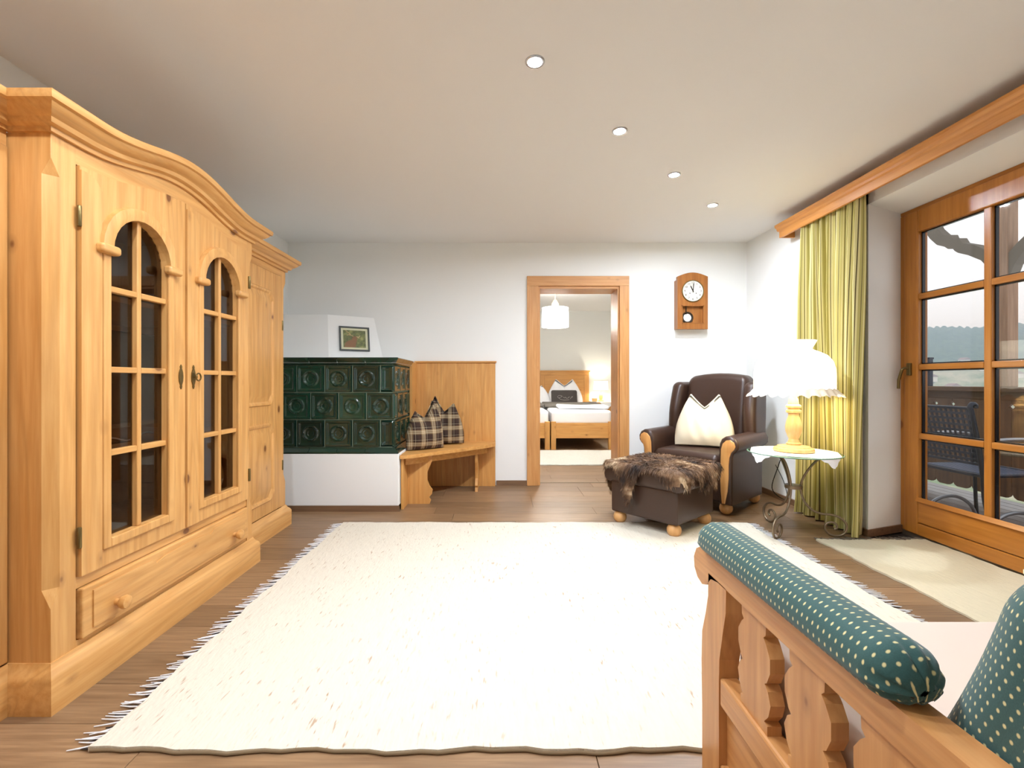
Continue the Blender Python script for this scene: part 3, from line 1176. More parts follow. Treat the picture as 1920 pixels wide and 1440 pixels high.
ph = part('photo', MB().box(-0.108, 0.108, -0.008, -0.006, -0.085, 0.085), forest_photo(), pf)
DEER = plain('deer_print', (138, 104, 76), 0.8, vary=0.3)
body_poly = [(-0.10, -0.085), (-0.09, -0.04), (-0.06, -0.02), (-0.03, -0.01), (-0.02, 0.015), (0.0, 0.03), (0.02, 0.02), (0.025, -0.005), (0.015, -0.04), (0.005, -0.085)]
dp = part('deer', MB().prism(body_poly, 'y', -0.0095, -0.008), DEER, ph)
for pts in ([(-0.012, 0.024), (-0.035, 0.035), (-0.06, 0.06), (-0.085, 0.078)], [(-0.035, 0.035), (-0.06, 0.038), (-0.075, 0.03)], [(0.018, 0.022), (0.04, 0.02), (0.055, 0.035)], [(0.018, 0.022), (0.045, 0.008)]):
    part('antler', MB().tube([(x, -0.009, z) for x, z in pts], 0.004, 5), plain('antler_print', (200, 176, 130), 0.8), dp)

# ================================================================== CORNER BENCH
bn = thing('corner_bench', 'pine corner bench with high boarded back beside the tiled stove', 'bench', (-0.45, 4.4, 0))
bx0, bx1 = -0.872, -0.06
nb = 6
for k in range(nb):
    a, b2 = bx0 + (bx1 - bx0) * k / nb, bx0 + (bx1 - bx0) * (k + 1) / nb
    part('back_board', MB().cbox(a + 0.0002, b2 - 0.0002, 4.70, 4.722, 0.0, 1.235, 0.001), bpine('z'), bn)
part('back_cap', MB().cbox(bx0, bx1 + 0.012, 4.685, 4.735, 1.235, 1.253, 0.004), bpine('x'), bn)
part('side_board', MB().cbox(-0.874, -0.850, 4.47, 4.70, 0.45, 1.235, 0.002), bpine('z'), bn)
seat = [(-0.822, 3.80), (-0.77, 3.815), (-0.70, 3.87), (-0.58, 3.985), (-0.42, 4.14), (-0.25, 4.31), (-0.12, 4.455), (-0.058, 4.55), (-0.058, 4.698), (-0.822, 4.698)]
part('seat', MB().prism(seat, 'z', 0.42, 0.45), bpine('x'), bn)
# apron following the seat edge
ap = [(x - 0.02, y + 0.06) for x, y in seat[1:7]]
part('apron', MB().prism(ap + [(x - 0.012, y + 0.014) for x, y in ap[::-1]], 'z', 0.36, 0.42), bpine('x'), bn)
part('side_panel', MB().cbox(-0.822, -0.80, 3.84, 4.69, 0.0, 0.42, 0.003), bpine('z'), bn)
legp = [(-0.80, 0.0), (-0.615, 0.0), (-0.605, 0.03), (-0.62, 0.055), (-0.595, 0.085), (-0.59, 0.12), (-0.615, 0.15), (-0.635, 0.20), (-0.635, 0.27), (-0.61, 0.33), (-0.595, 0.37), (-0.595, 0.42), (-0.80, 0.42)]
part('leg_board', MB().prism(legp, 'y', 4.02, 4.045), bpine('z'), bn)
legp2 = [(4.46, 0.0), (4.47, 0.04), (4.455, 0.06), (4.50, 0.12), (4.49, 0.20), (4.455, 0.28), (4.44, 0.36), (4.44, 0.42), (4.695, 0.42), (4.695, 0.0)]
part('leg_board', MB().prism(legp2, 'x', -0.25, -0.225), bpine('z'), bn)


def pinch_pillow(name, label, mat, loc, rotz, w, h, t, lean, hl=1.0, hr=1.0, group=None, seed=1, uvs=None, cat='cushion'):
    """cushion with a chopped top: two pointed corners and a V between them"""
    def top(u):
        a = abs(u)
        pk = 0.80
        hh = hl if u < 0 else hr
        v0 = 0.70 * min(hl, hr) / 1.0 if min(hl, hr) < 1 else 0.74
        v0 = 0.72 * (0.5 * (hl + hr)) if hl != hr else 0.74
        if a < pk:
            return v0 + (hh - v0) * (a / pk) ** 1.15
        return hh - 0.14 * hh * ((a - pk) / (1 - pk)) ** 1.5
    root = thing(name, label, cat, loc, rotz, group)
    mb = MB()
    rnd = random.Random(seed)
    ph = [rnd.uniform(0, 6) for _ in range(4)]
    cl, sl = math.cos(lean), math.sin(lean)
    def fn(side):
        def g(a, b2):
            u = -1 + 2 * a
            v = b2
            x = u * w / 2 * (1 - 0.40 * v ** 2.0) * (1 + 0.05 * math.sin(v * PI))
            z = v * h * top(u)
            prof = max(0.0, 1 - abs(u) ** 2.6) ** 0.6 * max(0.0, 1 - abs(2 * v - 0.85) ** 3 if 2 * v - 0.85 < 1 else 0) ** 0.7
            vdent = math.exp(-(u / 0.22) ** 2) * max(0, v - 0.45) * 1.1
            th = t / 2 * prof * (1 - min(0.75, vdent)) * (1 + 0.07 * math.sin(7 * u + ph[0]) * math.sin(6 * v + ph[1]) + 0.05 * math.sin(15 * u + 9 * v + ph[2]))
            y = side * th
            return (x, y * cl + z * sl, z * cl - y * sl + 0.004)
        return g
    mb.grid(fn(-1), 26, 22)
    mb.grid(fn(1), 26, 22)
    bm = bmesh.new()
    me = mb.mesh('t', mat)
    bm.from_mesh(me)
    bmesh.ops.remove_doubles(bm, verts=bm.verts, dist=0.0006)
    zmin = min(v.co.z for v in bm.verts)
    for v in bm.verts:
        v.co.z -= zmin
    m2 = MB()
    m2.from_bm(bm)
    part('cover', m2, mat, root, 60, uvf=lambda p: (p[0], p[2]), local=True)
    seam = [fn(0)(k / 26, 0.0) for k in range(27)]
    part('piping', MB().tube([(x, y, z + 0.001 - zmin) for x, y, z in seam], 0.0025, 5), mat, root, 60, uvf=lambda p: (p[0], p[2]), local=True)
    return root


PLAID = plaid_mat('brown_plaid')
pinch_pillow('plaid_cushion', 'brown tartan cushion with pointed ears turned against the tiled stove', PLAID, (-0.672, 4.16, 0.451), 0.62, 0.36, 0.43, 0.17, 0.10, 0.78, 1.0, 'tartan cushions on the corner bench', 3)
pinch_pillow('plaid_cushion', 'brown tartan cushion leaning upright against the bench back board', PLAID, (-0.545, 4.49, 0.451), 0.12, 0.37, 0.46, 0.17, 0.16, 1.0, 0.84, 'tartan cushions on the corner bench', 5)
# ================================================================== CEILING SPOTS
LENS = emis('spot_lens', (233, 242, 255), SPOT_L)


def spotlight(x, y, label):
    t = thing('recessed_spotlight', label, 'ceiling light', (x, y, ZC), group='recessed ceiling spots')
    part('trim_ring', MB().lathe([(0.030, -0.001), (0.031, -0.006), (0.040, -0.007), (0.043, -0.004), (0.043, 0.0), (0.030, 0.0)], (0, 0, 0), 28), CHROME, t, 50, local=True)
    part('lens', MB().lathe([(0.0305, -0.004), (0.0305, -0.001), (0.001, -0.001), (0.001, -0.004)], (0, 0, 0), 24), LENS, t, local=True)
    return t


for x, y, lb in ((0.147, 2.053, 'recessed ceiling spotlight above the middle of the cream rug'), (0.661, 2.62, 'recessed ceiling spotlight second in the diagonal row, beyond the rug centre'),
                 (1.169, 3.175, 'recessed ceiling spotlight above the leather footstool'), (1.675, 3.722, 'recessed ceiling spotlight above the leather armchair')):
    spotlight(x, y, lb)
for x, y, lb in ((-0.37, 1.48, 'recessed ceiling spotlight behind the row towards the display cabinet'), (-0.9, 0.9, 'recessed ceiling spotlight near the first wardrobe')):
    spotlight(x, y, lb)
# ================================================================== WALL CLOCK
ck = thing('pendulum_clock', 'brown wooden pendulum wall clock with round white dial', 'clock', (1.895, YB, 1.568))
CW = wood('clock_oak', 'z', (172, 112, 54), (146, 88, 38), (90, 50, 20), 0.35, 0.0, 0.4)
hw_, hh_ = 0.15, 0.56
arc_t = [(hw_ - 2 * hw_ * k / 12, 0.52 + 0.04 * math.sin(PI * k / 12)) for k in range(13)]
part('case_back', MB().prism([(-hw_, 0.004), (hw_, 0.004)] + [(x, z - 0.03) for x, z in arc_t], 'y', -0.055, -0.001), CW, ck, local=True)
# front with dial field and pendulum window (built around the opening)
fr = MB()
ow0, ow1, oz0, oz1 = -0.108, 0.112, 0.055, 0.235
fr.prism([(-hw_, oz1), (hw_, oz1)] + arc_t, 'y', -0.092, -0.055)
fr.box(-hw_, ow0, -0.092, -0.055, 0.0, oz1)
fr.box(ow1, hw_, -0.092, -0.055, 0.0, oz1)
fr.box(ow0, ow1, -0.092, -0.055, 0.0, oz0)
part('front_frame', fr, CW, ck, local=True)
part('window_bead', MB().box(ow0, ow1, -0.095, -0.09, oz1 - 0.008, oz1).box(ow0, ow1, -0.095, -0.09, oz0, oz0 + 0.008).box(ow0, ow0 + 0.008, -0.095, -0.09, oz0, oz1).box(ow1 - 0.008, ow1, -0.095, -0.09, oz0, oz1), CW, ck, local=True)
dz = 0.375
dial = part('dial', MB().lathe([(0.001, -0.098), (0.098, -0.098), (0.104, -0.100), (0.108, -0.096), (0.108, -0.091), (0.001, -0.091)], (0, 0, dz), 40, 'y'), plain('dial_white', (226, 222, 208), 0.5), ck, 30, local=True)
part('bezel', MB().tube([(0.105 * math.cos(a * PI / 20), -0.098, dz + 0.105 * math.sin(a * PI / 20)) for a in range(41)], 0.005, 8), BRASS, dial, 60, local=True)
INK = plain('dial_ink', (24, 24, 28), 0.6)


def text_mesh(body, size, mat, shear=0.0, depth=0.0006):
    cu = bpy.data.curves.new('lettering', 'FONT')
    cu.body = body
    cu.size = size
    cu.extrude = depth
    cu.shear = shear
    cu.align_x = 'CENTER'
    cu.align_y = 'CENTER'
    cu.resolution_u = 3
    tmp = bpy.data.objects.new('lettering_tmp', cu)
    COL.objects.link(tmp)
    bpy.context.view_layer.update()
    dg = bpy.context.evaluated_depsgraph_get()
    me = bpy.data.meshes.new_from_object(tmp.evaluated_get(dg))
    bpy.data.objects.remove(tmp)
    me.materials.clear()
    me.materials.append(mat)
    return me


for h in range(1, 13):
    a = PI / 2 - h * PI / 6
    o = link('numeral', text_mesh(str(h), 0.030, INK), dial, (0.080 * math.cos(a), -0.099, dz + 0.080 * math.sin(a)), (PI / 2, 0, 0))


def hand(ang, L, w0):
    a = PI / 2 - ang
    d = Vector((math.cos(a), 0, math.sin(a)))
    nn = Vector((-d.z, 0, d.x))
    c0 = Vector((0, 0, dz))
    pts = [c0 - d * 0.012 + nn * w0, c0 - d * 0.012 - nn * w0, c0 + d * L * 0.75 - nn * w0 * 1.4, c0 + d * L, c0 + d * L * 0.75 + nn * w0 * 1.4]
    return MB().prism([(p.x, p.z) for p in pts], 'y', -0.1035, -0.1015)


part('hour_hand', hand(math.radians(-26), 0.062, 0.0035), INK, dial, local=True)
part('minute_hand', hand(math.radians(5), 0.088, 0.003), INK, dial, local=True)
for x in (-0.03, 0.032):
    part('winding_hole', MB().lathe([(0.001, -0.0995), (0.005, -0.0995), (0.005, -0.098), (0.001, -0.098)], (x, 0, dz - 0.022), 12, 'y'), INK, dial, local=True)
pend = part('pendulum_rod', MB().box(-0.06, -0.052, -0.068, -0.064, 0.13, 0.245), BLACKP, ck, local=True)
bob = part('bob_ring', MB().lathe([(0.040, -0.066), (0.055, -0.07), (0.060, -0.066), (0.055, -0.058), (0.04, -0.058)], (-0.042, 0, 0.115), 28, 'y'), plain('dark_bronze', (54, 42, 30), 0.4, 0.6), pend, 40, local=True)
part('bob_face', MB().lathe([(0.001, -0.072), (0.03, -0.07), (0.043, -0.064), (0.043, -0.06), (0.001, -0.06)], (-0.042, 0, 0.115), 28, 'y'), plain('bob_steel', (235, 235, 235), 0.3, 0.4), pend, 40, local=True)

# ================================================================== LEATHER ARMCHAIR
CH = (1.79, 4.13)
ang = math.radians(-49)
ch = thing('wing_armchair', 'dark brown leather wing armchair with wooden arm fronts and ball feet', 'armchair', (CH[0], CH[1], 0), ang)
L_ = dict(local=True)
part('seat_base', MB().rbox((0, -0.01, 0.20), (0.30, 0.30, 0.11), 0.02), LEATHER, ch, 50, **L_)
part('seat_cushion', MB().rbox((0, -0.06, 0.385), (0.285, 0.31, 0.085), 0.05, lambda x, y, z: (x, y, z + 0.02 * (1 - (x / 0.285) ** 2) * (1 - (y / 0.31) ** 2) * (1 if z > 0 else 0))), LEATHER, ch, 60, **L_)
arm_prof = [(0.285, 0.09), (0.285, 0.50), (0.288, 0.56), (0.305, 0.60), (0.335, 0.622), (0.375, 0.625), (0.41, 0.605), (0.43, 0.57), (0.428, 0.53), (0.41, 0.505), (0.392, 0.49), (0.384, 0.46), (0.382, 0.40), (0.38, 0.09)]


def inset_poly(poly, d):
    cx = sum(p[0] for p in poly) / len(poly)
    n = len(poly)
    out = []
    for i in range(n):
        a, b2, c = Vector(poly[i - 1]), Vector(poly[i]), Vector(poly[(i + 1) % n])
        e1, e2 = (b2 - a).normalized(), (c - b2).normalized()
        n1, n2 = Vector((-e1.y, e1.x)), Vector((-e2.y, e2.x))
        m = (n1 + n2)
        m = m.normalized() / max(0.4, m.normalized().dot(n1))
        out.append(tuple(b2 + m * d))
    return out


def area2(p):
    return sum(p[i - 1][0] * p[i][1] - p[i][0] * p[i - 1][1] for i in range(len(p)))


for sg in (-1, 1):
    prof = [(sg * x, z) for x, z in arm_prof]
    if area2(prof) < 0:
        prof = prof[::-1]
    front = [(x, -0.35, z) for x, z in prof]
    f2 = [(x, -0.335, z) for x, z in prof]
    ins = inset_poly(prof, 0.012)
    cap = [(x, -0.362, z) for x, z in ins]
    back = [(x, 0.24, z + 0.01 if z > 0.45 else z) for x, z in prof]
    part('arm', MB().loft([cap, front, f2, back]), LEATHER, ch, 50, **L_)
    # S-shaped wooden facing: slim at the foot, scrolled outwards at the top
    wp = [(0.312, 0.10), (0.335, 0.10), (0.355, 0.20), (0.362, 0.30), (0.362, 0.40), (0.368, 0.46), (0.382, 0.50), (0.405, 0.525), (0.412, 0.55), (0.402, 0.58), (0.375, 0.598), (0.345, 0.592), (0.318, 0.565), (0.305, 0.52), (0.302, 0.42), (0.300, 0.30), (0.303, 0.20)]
    wp = [(sg * x, z) for x, z in wp]
    part('arm_facing', MB().loft([[(x, -0.360, z) for x, z in wp], [(x, -0.370, z) for x, z in wp], [(x + (0.003 * sg if False else 0), -0.374, z) for x, z in inset_poly(wp if area2(wp) > 0 else wp[::-1], 0.006)][::(1 if area2(wp) > 0 else -1)]]), ARMWOOD, ch, 40, label='honey-coloured wooden arm facing', **L_)


def back_def(x, y, z):
    zz = z + 0.40
    k = zz / 0.80
    return (x * (1 + 0.0 * k), y + 0.10 * k * k + 0.025 * (x / 0.27) ** 2 * -1 * (1 if y < 0 else 0), z + (0.035 * (1 - (x / 0.28) ** 2) if z > 0.2 else 0))


part('backrest', MB().rbox((0, 0.235, 0.695), (0.275, 0.085, 0.395), 0.06, back_def), LEATHER, ch, 60, **L_)
part('back_shell', MB().rbox((0, 0.315, 0.58), (0.345, 0.045, 0.46), 0.035, lambda x, y, z: (x, y + 0.09 * ((z + 0.46) / 0.92) ** 2, z + (0.03 * (1 - (x / 0.345) ** 2) if z > 0.2 else 0))), LEATHER, ch, 60, **L_)
for sg in (-1, 1):
    def wing_def(x, y, z, sg=sg):
        k = (z + 0.25) / 0.5
        return (x + sg * 0.015 * (1 - k), y * (0.75 + 0.25 * (1 - abs(k - 0.45) * 1.2)) + 0.07 * k * k, z)
    part('wing', MB().rbox((sg * 0.325, 0.19, 0.81), (0.055, 0.15, 0.235), 0.05, wing_def), LEATHER, ch, 60, **L_)
for sx in (-1, 1):
    for sy in (-1, 1):
        part('ball_foot', MB().sphere((sx * 0.31, -0.02 + sy * 0.27, 0.05), 0.05, 18, 12), BALLWOOD, ch, 60, **L_)
pinch_pillow('cream_cushion', 'cream linen cushion with two pointed ears on the leather armchair', CREAM, (1.745, 4.045, 0.482), math.radians(-28), 0.47, 0.46, 0.19, 0.24, group=None, seed=11)

# ================================================================== FOOTSTOOL with hide
OT = (1.185, 3.465)
ot = thing('leather_footstool', 'dark brown leather footstool on wooden ball feet beside the armchair', 'footstool', (OT[0], OT[1], 0), ang)
part('box', MB().rbox((0, 0, 0.205), (0.262, 0.262, 0.115), 0.015), LEATHER, ot, 50, **L_)
part('cushion', MB().rbox((0, 0, 0.375), (0.285, 0.285, 0.068), 0.045, lambda x, y, z: (x, y, z + 0.012 * (1 - (x / 0.285) ** 2) * (1 - (y / 0.285) ** 2) * (1 if z > 0 else 0))), LEATHER, ot, 60, **L_)
for sx in (-1, 1):
    part('side_roll', MB().lathe([(0.02, -0.285), (0.045, -0.28), (0.05, -0.26), (0.05, 0.26), (0.045, 0.28), (0.02, 0.285)], (sx * 0.262, 0, 0.36), 16, 'y'), LEATHER, ot, 50, **L_)
for sx in (-1, 1):
    for sy in (-1, 1):
        part('ball_foot', MB().sphere((sx * 0.215, sy * 0.215, 0.048), 0.048, 18, 12), BALLWOOD, ot, 60, **L_)

HT, HM = 0.462, 0.272
FUR = fur_mat()


def hide_R(th):
    base_r = 0.40 + 0.05 * math.sin(2 * th + 0.7) + 0.03 * math.sin(7 * th + 2)
    for a0, amp, w in ((-2.55, 0.20, 0.16), (-1.85, 0.20, 0.17), (-0.75, 0.19, 0.20), (0.55, 0.1, 0.2), (2.6, 0.12, 0.2), (-3.0, 0.08, 0.15)):
        d = (th - a0 + PI) % (2 * PI) - PI
        base_r += amp * math.exp(-(d / w) ** 2)
    return base_r


def hide_pt(rho, th, lift=0.0):
    R = hide_R(th)
    p = Vector((math.cos(th), math.sin(th)))
    m = max(abs(p.x), abs(p.y))
    d = rho * R            # distance along the surface in max norm scaled
    q = p * d
    mm = max(abs(q.x), abs(q.y))
    wob = 0.006 * math.sin(9 * th + 5 * rho) + 0.004 * math.sin(17 * th)
    if mm <= HM:
        z = HT + 0.010 * (1 - (mm / HM) ** 2) + wob * 0.6
        return Vector((q.x, q.y, z + lift))
    bd = q * (HM / mm)
    e = mm - HM
    outw = Vector((math.copysign(1, q.x), 0)) if abs(q.x) >= abs(q.y) else Vector((0, math.copysign(1, q.y)))
    arc = 0.045
    if e < arc * PI / 2:
        a = e / arc
        off, dz2 = arc * math.sin(a), arc * (1 - math.cos(a))
    else:
        off, dz2 = arc, arc + (e - arc * PI / 2)
    off += wob + 0.006 + lift
    # slide sideways so legs spread instead of converging
    tang = Vector((-outw.y, outw.x))
    side = q.dot(tang) * (1 - HM / mm) * 0.0
    r = bd + outw * off + tang * side
    return Vector((r.x, r.y, HT - dz2 + 0.0))


hide = thing('goat_hide', 'shaggy brown and tan goat hide draped over the leather footstool', 'hide', (OT[0], OT[1], 0), ang)
mb = MB()
NT_, NR_ = 140, 26
mb.grid(lambda a, b2: hide_pt(max(b2, 0.001), a * 2 * PI), NT_, NR_)
part('skin', mb, FUR, hide, 70, **L_)
rnd = random.Random(21)
fv, ff = [], []
for _ in range(15000):
    th = rnd.uniform(0, 2 * PI)
    rho = math.sqrt(rnd.uniform(0, 1))
    p = hide_pt(rho, th)
    p2 = hide_pt(min(1.06, rho + 0.04), th)
    d = (p2 - p).normalized()
    up = Vector((0, 0, 1)) if p.z > HT - 0.01 else Vector((p.x, p.y, 0)).normalized()
    d = (d + up * rnd.uniform(0.10, 0.45) + Vector((rnd.uniform(-1, 1), rnd.uniform(-1, 1), rnd.uniform(-0.6, 0.4))) * 0.45).normalized()
    L = rnd.uniform(0.018, 0.042)
    s_ = d.cross(Vector((rnd.uniform(-1, 1), rnd.uniform(-1, 1), rnd.uniform(-1, 1)))).normalized() * rnd.uniform(0.0009, 0.0018)
    o = len(fv)
    mid = p + d * L * 0.6 - Vector((0, 0, L * 0.04))
    tip = p + d * L - Vector((0, 0, L * 0.22))
    fv += [tuple(p - s_), tuple(p + s_), tuple(mid + s_ * 0.8), tuple(mid - s_ * 0.8), tuple(tip)]
    ff += [(o, o + 1, o + 2, o + 3), (o + 3, o + 2, o + 4)]
fm = MB()
fm.v, fm.f = fv, ff
part('fur', fm, FUR, hide, local=True, kind='stuff', recalc=False)

# ================================================================== SIDE TABLE, CLOTH, LAMP
TX, TY, TZ = 2.03, 3.26, 0.56
tb = thing('scroll_side_table', 'round glass side table on scrolled wrought iron legs beside the curtain', 'side table', (TX, TY, 0))
GT = glass_mat('table_glass', (200, 235, 220), 1.0)
part('glass_top', MB().lathe([(0.001, TZ - 0.008), (0.283, TZ - 0.008), (0.287, TZ - 0.004), (0.283, TZ), (0.001, TZ)], (TX, TY, 0), 48), GT, tb, 40)
part('glass_edge', MB().lathe([(0.284, TZ - 0.009), (0.289, TZ - 0.007), (0.289, TZ - 0.002), (0.284, TZ)], (TX, TY, 0), 48, caps=False), plain('glass_edge_green', (120, 160, 140), 0.15), tb, 40)
part('support_ring', MB().tube([(TX + 0.20 * math.cos(a * PI / 20), TY + 0.20 * math.sin(a * PI / 20), TZ - 0.016) for a in range(41)], 0.006, 8), IRON, tb, 60)
leg_prof = [(0.20, 0.545), (0.165, 0.53), (0.12, 0.49), (0.08, 0.43), (0.052, 0.37), (0.042, 0.32), (0.05, 0.26), (0.075, 0.205), (0.115, 0.165), (0.165, 0.148), (0.215, 0.148), (0.265, 0.135), (0.300, 0.10), (0.305, 0.06), (0.285, 0.022), (0.245, 0.008), (0.205, 0.018), (0.183, 0.05), (0.190, 0.082), (0.218, 0.098), (0.245, 0.088), (0.252, 0.065), (0.238, 0.05)]


def smooth_path(pts, n=4):
    out = []
    P = [pts[0]] + list(pts) + [pts[-1]]
    for i in range(1, len(P) - 2):
        p0, p1, p2, p3 = [Vector(p) for p in P[i - 1:i + 3]]
        for k in range(n):
            t = k / n
            out.append(0.5 * ((2 * p1) + (-p0 + p2) * t + (2 * p0 - 5 * p1 + 4 * p2 - p3) * t * t + (-p0 + 3 * p1 - 3 * p2 + p3) * t ** 3))
    out.append(Vector(pts[-1]))
    return out


for deg in (216, 337, 97):
    a = math.radians(deg)
    pts = smooth_path([(TX + r * math.cos(a), TY + r * math.sin(a), z) for r, z in leg_prof], 4)
    part('scroll_leg', MB().tube(pts, 0.0075, 8), IRON, tb, 60)
part('collar', MB().lathe([(0.036, 0.305), (0.054, 0.308), (0.056, 0.32), (0.054, 0.332), (0.036, 0.335)], (TX, TY, 0), 24), IRON, tb, 40)

cl = MB()
hd = 0.262


def cloth(a, b2):
    u, v = (a - 0.5) * 2 * hd, (b2 - 0.5) * 2 * hd
    rot = math.radians(60)
    x, y = u * math.cos(rot) - v * math.sin(rot), u * math.sin(rot) + v * math.cos(rot)
    r = math.hypot(x, y)
    z = TZ + 0.003
    if r > 0.285:
        e = r - 0.285
        k = (0.285 + 0.25 * e) / r
        x, y = x * k, y * k
        z -= e * 0.85 + 0.006 * math.sin(40 * math.atan2(y, x)) * min(1, e * 20)
    return (TX + x, TY + y, z)


cl.grid(cloth, 40, 40)
o = solo('table_cloth', cl, plain('white_cloth', (246, 246, 244), 0.9, bumpy=(300, 0.2, 0.001)), 'small white square cloth with hanging corners on the glass side table', 'tablecloth', (TX, TY, TZ), 60)
lamp = thing('table_lamp', 'turned wooden table lamp with glowing white frilled shade', 'lamp', (TX, TY, TZ + 0.006))
LW = wood('lamp_pine', 'z', (236, 200, 142), (222, 178, 114), (150, 90, 40), 0.35, 0.2, 0.4)
zb = TZ + 0.006
part('lamp_base', MB().lathe([(0.001, 0), (0.122, 0), (0.126, 0.008), (0.122, 0.022), (0.105, 0.028), (0.100, 0.036), (0.05, 0.044), (0.001, 0.044)], (TX, TY, zb), 36), LW, lamp, 35)
part('lamp_column', MB().lathe([(0.044, 0.040), (0.046, 0.055), (0.036, 0.062), (0.030, 0.085), (0.038, 0.105), (0.050, 0.14), (0.052, 0.17), (0.044, 0.21), (0.034, 0.24), (0.032, 0.262), (0.046, 0.268), (0.048, 0.282), (0.036, 0.288), (0.036, 0.298), (0.047, 0.304), (0.047, 0.316), (0.034, 0.325), (0.028, 0.36), (0.018, 0.38), (0.012, 0.46)], (TX, TY, zb), 28), LW, lamp, 35)
SHADE = emis('lit_shade', (255, 246, 226), 1.7, (250, 244, 228))
zs0 = 0.975
prof = [(0.243, zs0), (0.243, zs0 + 0.10), (0.240, zs0 + 0.16), (0.226, zs0 + 0.21), (0.195, zs0 + 0.25), (0.15, zs0 + 0.275), (0.115, zs0 + 0.29), (0.105, zs0 + 0.300), (0.125, zs0 + 0.335), (0.135, zs0 + 0.355)]
sh = MB()
seg = 96
rings = []
for r, z in prof:
    rings.append([(TX + (r + 0.0022 * math.cos(24 * 2 * PI * i / seg)) * math.cos(2 * PI * i / seg), TY + (r + 0.0022 * math.cos(24 * 2 * PI * i / seg)) * math.sin(2 * PI * i / seg), z) for i in range(seg)])
sh.loft(rings, caps=False)
shade = part('lamp_shade', sh, SHADE, lamp, 60)
fl = MB()
seg = 192
rings = []
for k, (r, z) in enumerate(((0.240, zs0 + 0.03), (0.252, zs0 + 0.015), (0.266, zs0 - 0.005), (0.282, zs0 - 0.022))):
    ring = []
    for i in range(seg):
        a = 2 * PI * i / seg
        w = k / 3
        rr = r + 0.013 * w * math.sin(26 * a)
        zz = z + 0.009 * w * math.cos(26 * a + 0.8) + 0.004 * w * math.sin(11 * a)
        ring.append((TX + rr * math.cos(a), TY + rr * math.sin(a), zz))
    rings.append(ring)
fl.loft(rings, caps=False)
part('frill', fl, plain('frill_voile', (240, 228, 204), 0.9), shade, 60)
point_light('lamp_bulb', lamp, (0, 0, 0.50), TABLE_W, 0.05, (1.0, 0.86, 0.62))
cord = smooth_path([(TX + 0.0, TY + 0.12, TZ - 0.02), (TX + 0.01, TY + 0.20, 0.42), (TX + 0.0, TY + 0.26, 0.25), (TX + 0.10, TY + 0.30, 0.16), (TX + 0.26, TY + 0.50, 0.13), (TX + 0.38, TY + 0.75, 0.2), (2.46, TY + 0.95, 0.30)], 5)
solo('lamp_cord', MB().tube(cord, 0.0035, 6), BLACKP, 'thin dark lamp cord running from the side table to the wall', 'cord', (TX, TY, 0.2), 60)

# ================================================================== CURTAIN and PELMET
cu = thing('striped_curtain', 'olive and cream striped floor-length curtain beside the balcony door', 'curtain', (2.41, 3.45, 0))
NF, NZ = 220, 40


def curtain(a, b2):
    z = 0.012 + (2.30 - 0.012) * b2
    flare = 1.0 + 0.10 * max(0, 0.55 - b2)
    y = 3.45 + (0.325 * flare) * (1 - 2 * a) + 0.012 * math.sin(3 * b2 + 9 * a)
    ph = 2 * PI * 7.0 * a + 0.7 * math.sin(2.2 * b2 + 5 * a)
    amp = 0.042 * (0.55 + 0.45 * min(1, (1 - b2) * 3 + 0.2)) * (1 + 0.35 * math.sin(6 * a + 1.3))
    x = 2.405 + amp * math.sin(ph) + 0.010 * math.sin(2.3 * ph + 1.1) * (1 - b2 * 0.5)
    if b2 < 0.06:
        x -= 0.02 * (1 - b2 / 0.06) * math.sin(ph * 0.5) ** 2
    return (x, y, z)


mb = MB()
mb.grid(curtain, NF, NZ)
lens_u = [0.0]
for i in range(NF):
    p, q = Vector(curtain(i / NF, 0.5)), Vector(curtain((i + 1) / NF, 0.5))
    lens_u.append(lens_u[-1] + (q - p).length)
me = mb.mesh('curtain_cloth', stripe_mat('olive_stripes'), (2.41, 3.45, 0), 70, recalc=False)
uvl = me.uv_layers.new(name='UVMap')
for lp in me.loops:
    i = lp.vertex_index
    uvl.data[lp.index].uv = (lens_u[i % (NF + 1)], (i // (NF + 1)) / NZ)
co = link('curtain_cloth', me, cu)
hk = MB()
for k in range(8):
    yy = 3.14 + 0.085 * k
    hk.tube([(2.405, yy, 2.295), (2.405, yy, 2.328)], 0.006, 6)
part('curtain_hooks', hk, CHROME, cu, 60)
pl = thing('pelmet', 'long pine curtain pelmet board with moulded top along the right wall', 'pelmet', (2.36, 2.2, 2.26))
part('front_board', MB().cbox(2.352, 2.372, 0.4, 3.975, 2.262, 2.362, 0.003), wood('pelmet_pine', 'y', (214, 150, 78), (196, 128, 58), (120, 62, 20), 0.4, 0.4, 0.5), pl)
PM = MATS['pelmet_pine_y']
part('end_board', MB().cbox(2.372, XR - 0.002, 3.955, 3.975, 2.262, 2.362, 0.003), wood('pelmet_pine', 'x', (214, 150, 78), (196, 128, 58), (120, 62, 20), 0.4, 0.4, 0.5), pl)
cp = [(2.352, 2.318), (2.342, 2.325), (2.338, 2.340), (2.322, 2.355), (2.322, 2.372), (2.38, 2.372), (2.372, 2.318)]
part('top_moulding', MB().prism(cp, 'y', 0.4, 3.99), PM, pl, 30)
part('top_board', MB().box(2.372, XR - 0.002, 0.4, 3.955, 2.352, 2.366), PM, pl)
cr = thing('curtain_rail', 'slim metal curtain rail behind the pine pelmet', 'curtain rail', (2.405, 2.2, 2.335))
part('rail', MB().tube([(2.405, 0.45, 2.332), (2.405, 3.94, 2.332)], 0.008, 8), IRON, cr, 60)
br_ = MB()
for yy in (0.8, 2.0, 3.0, 3.9):
    br_.box(2.40, 2.412, yy, yy + 0.012, 2.335, 2.352)
part('brackets', br_, IRON, cr)

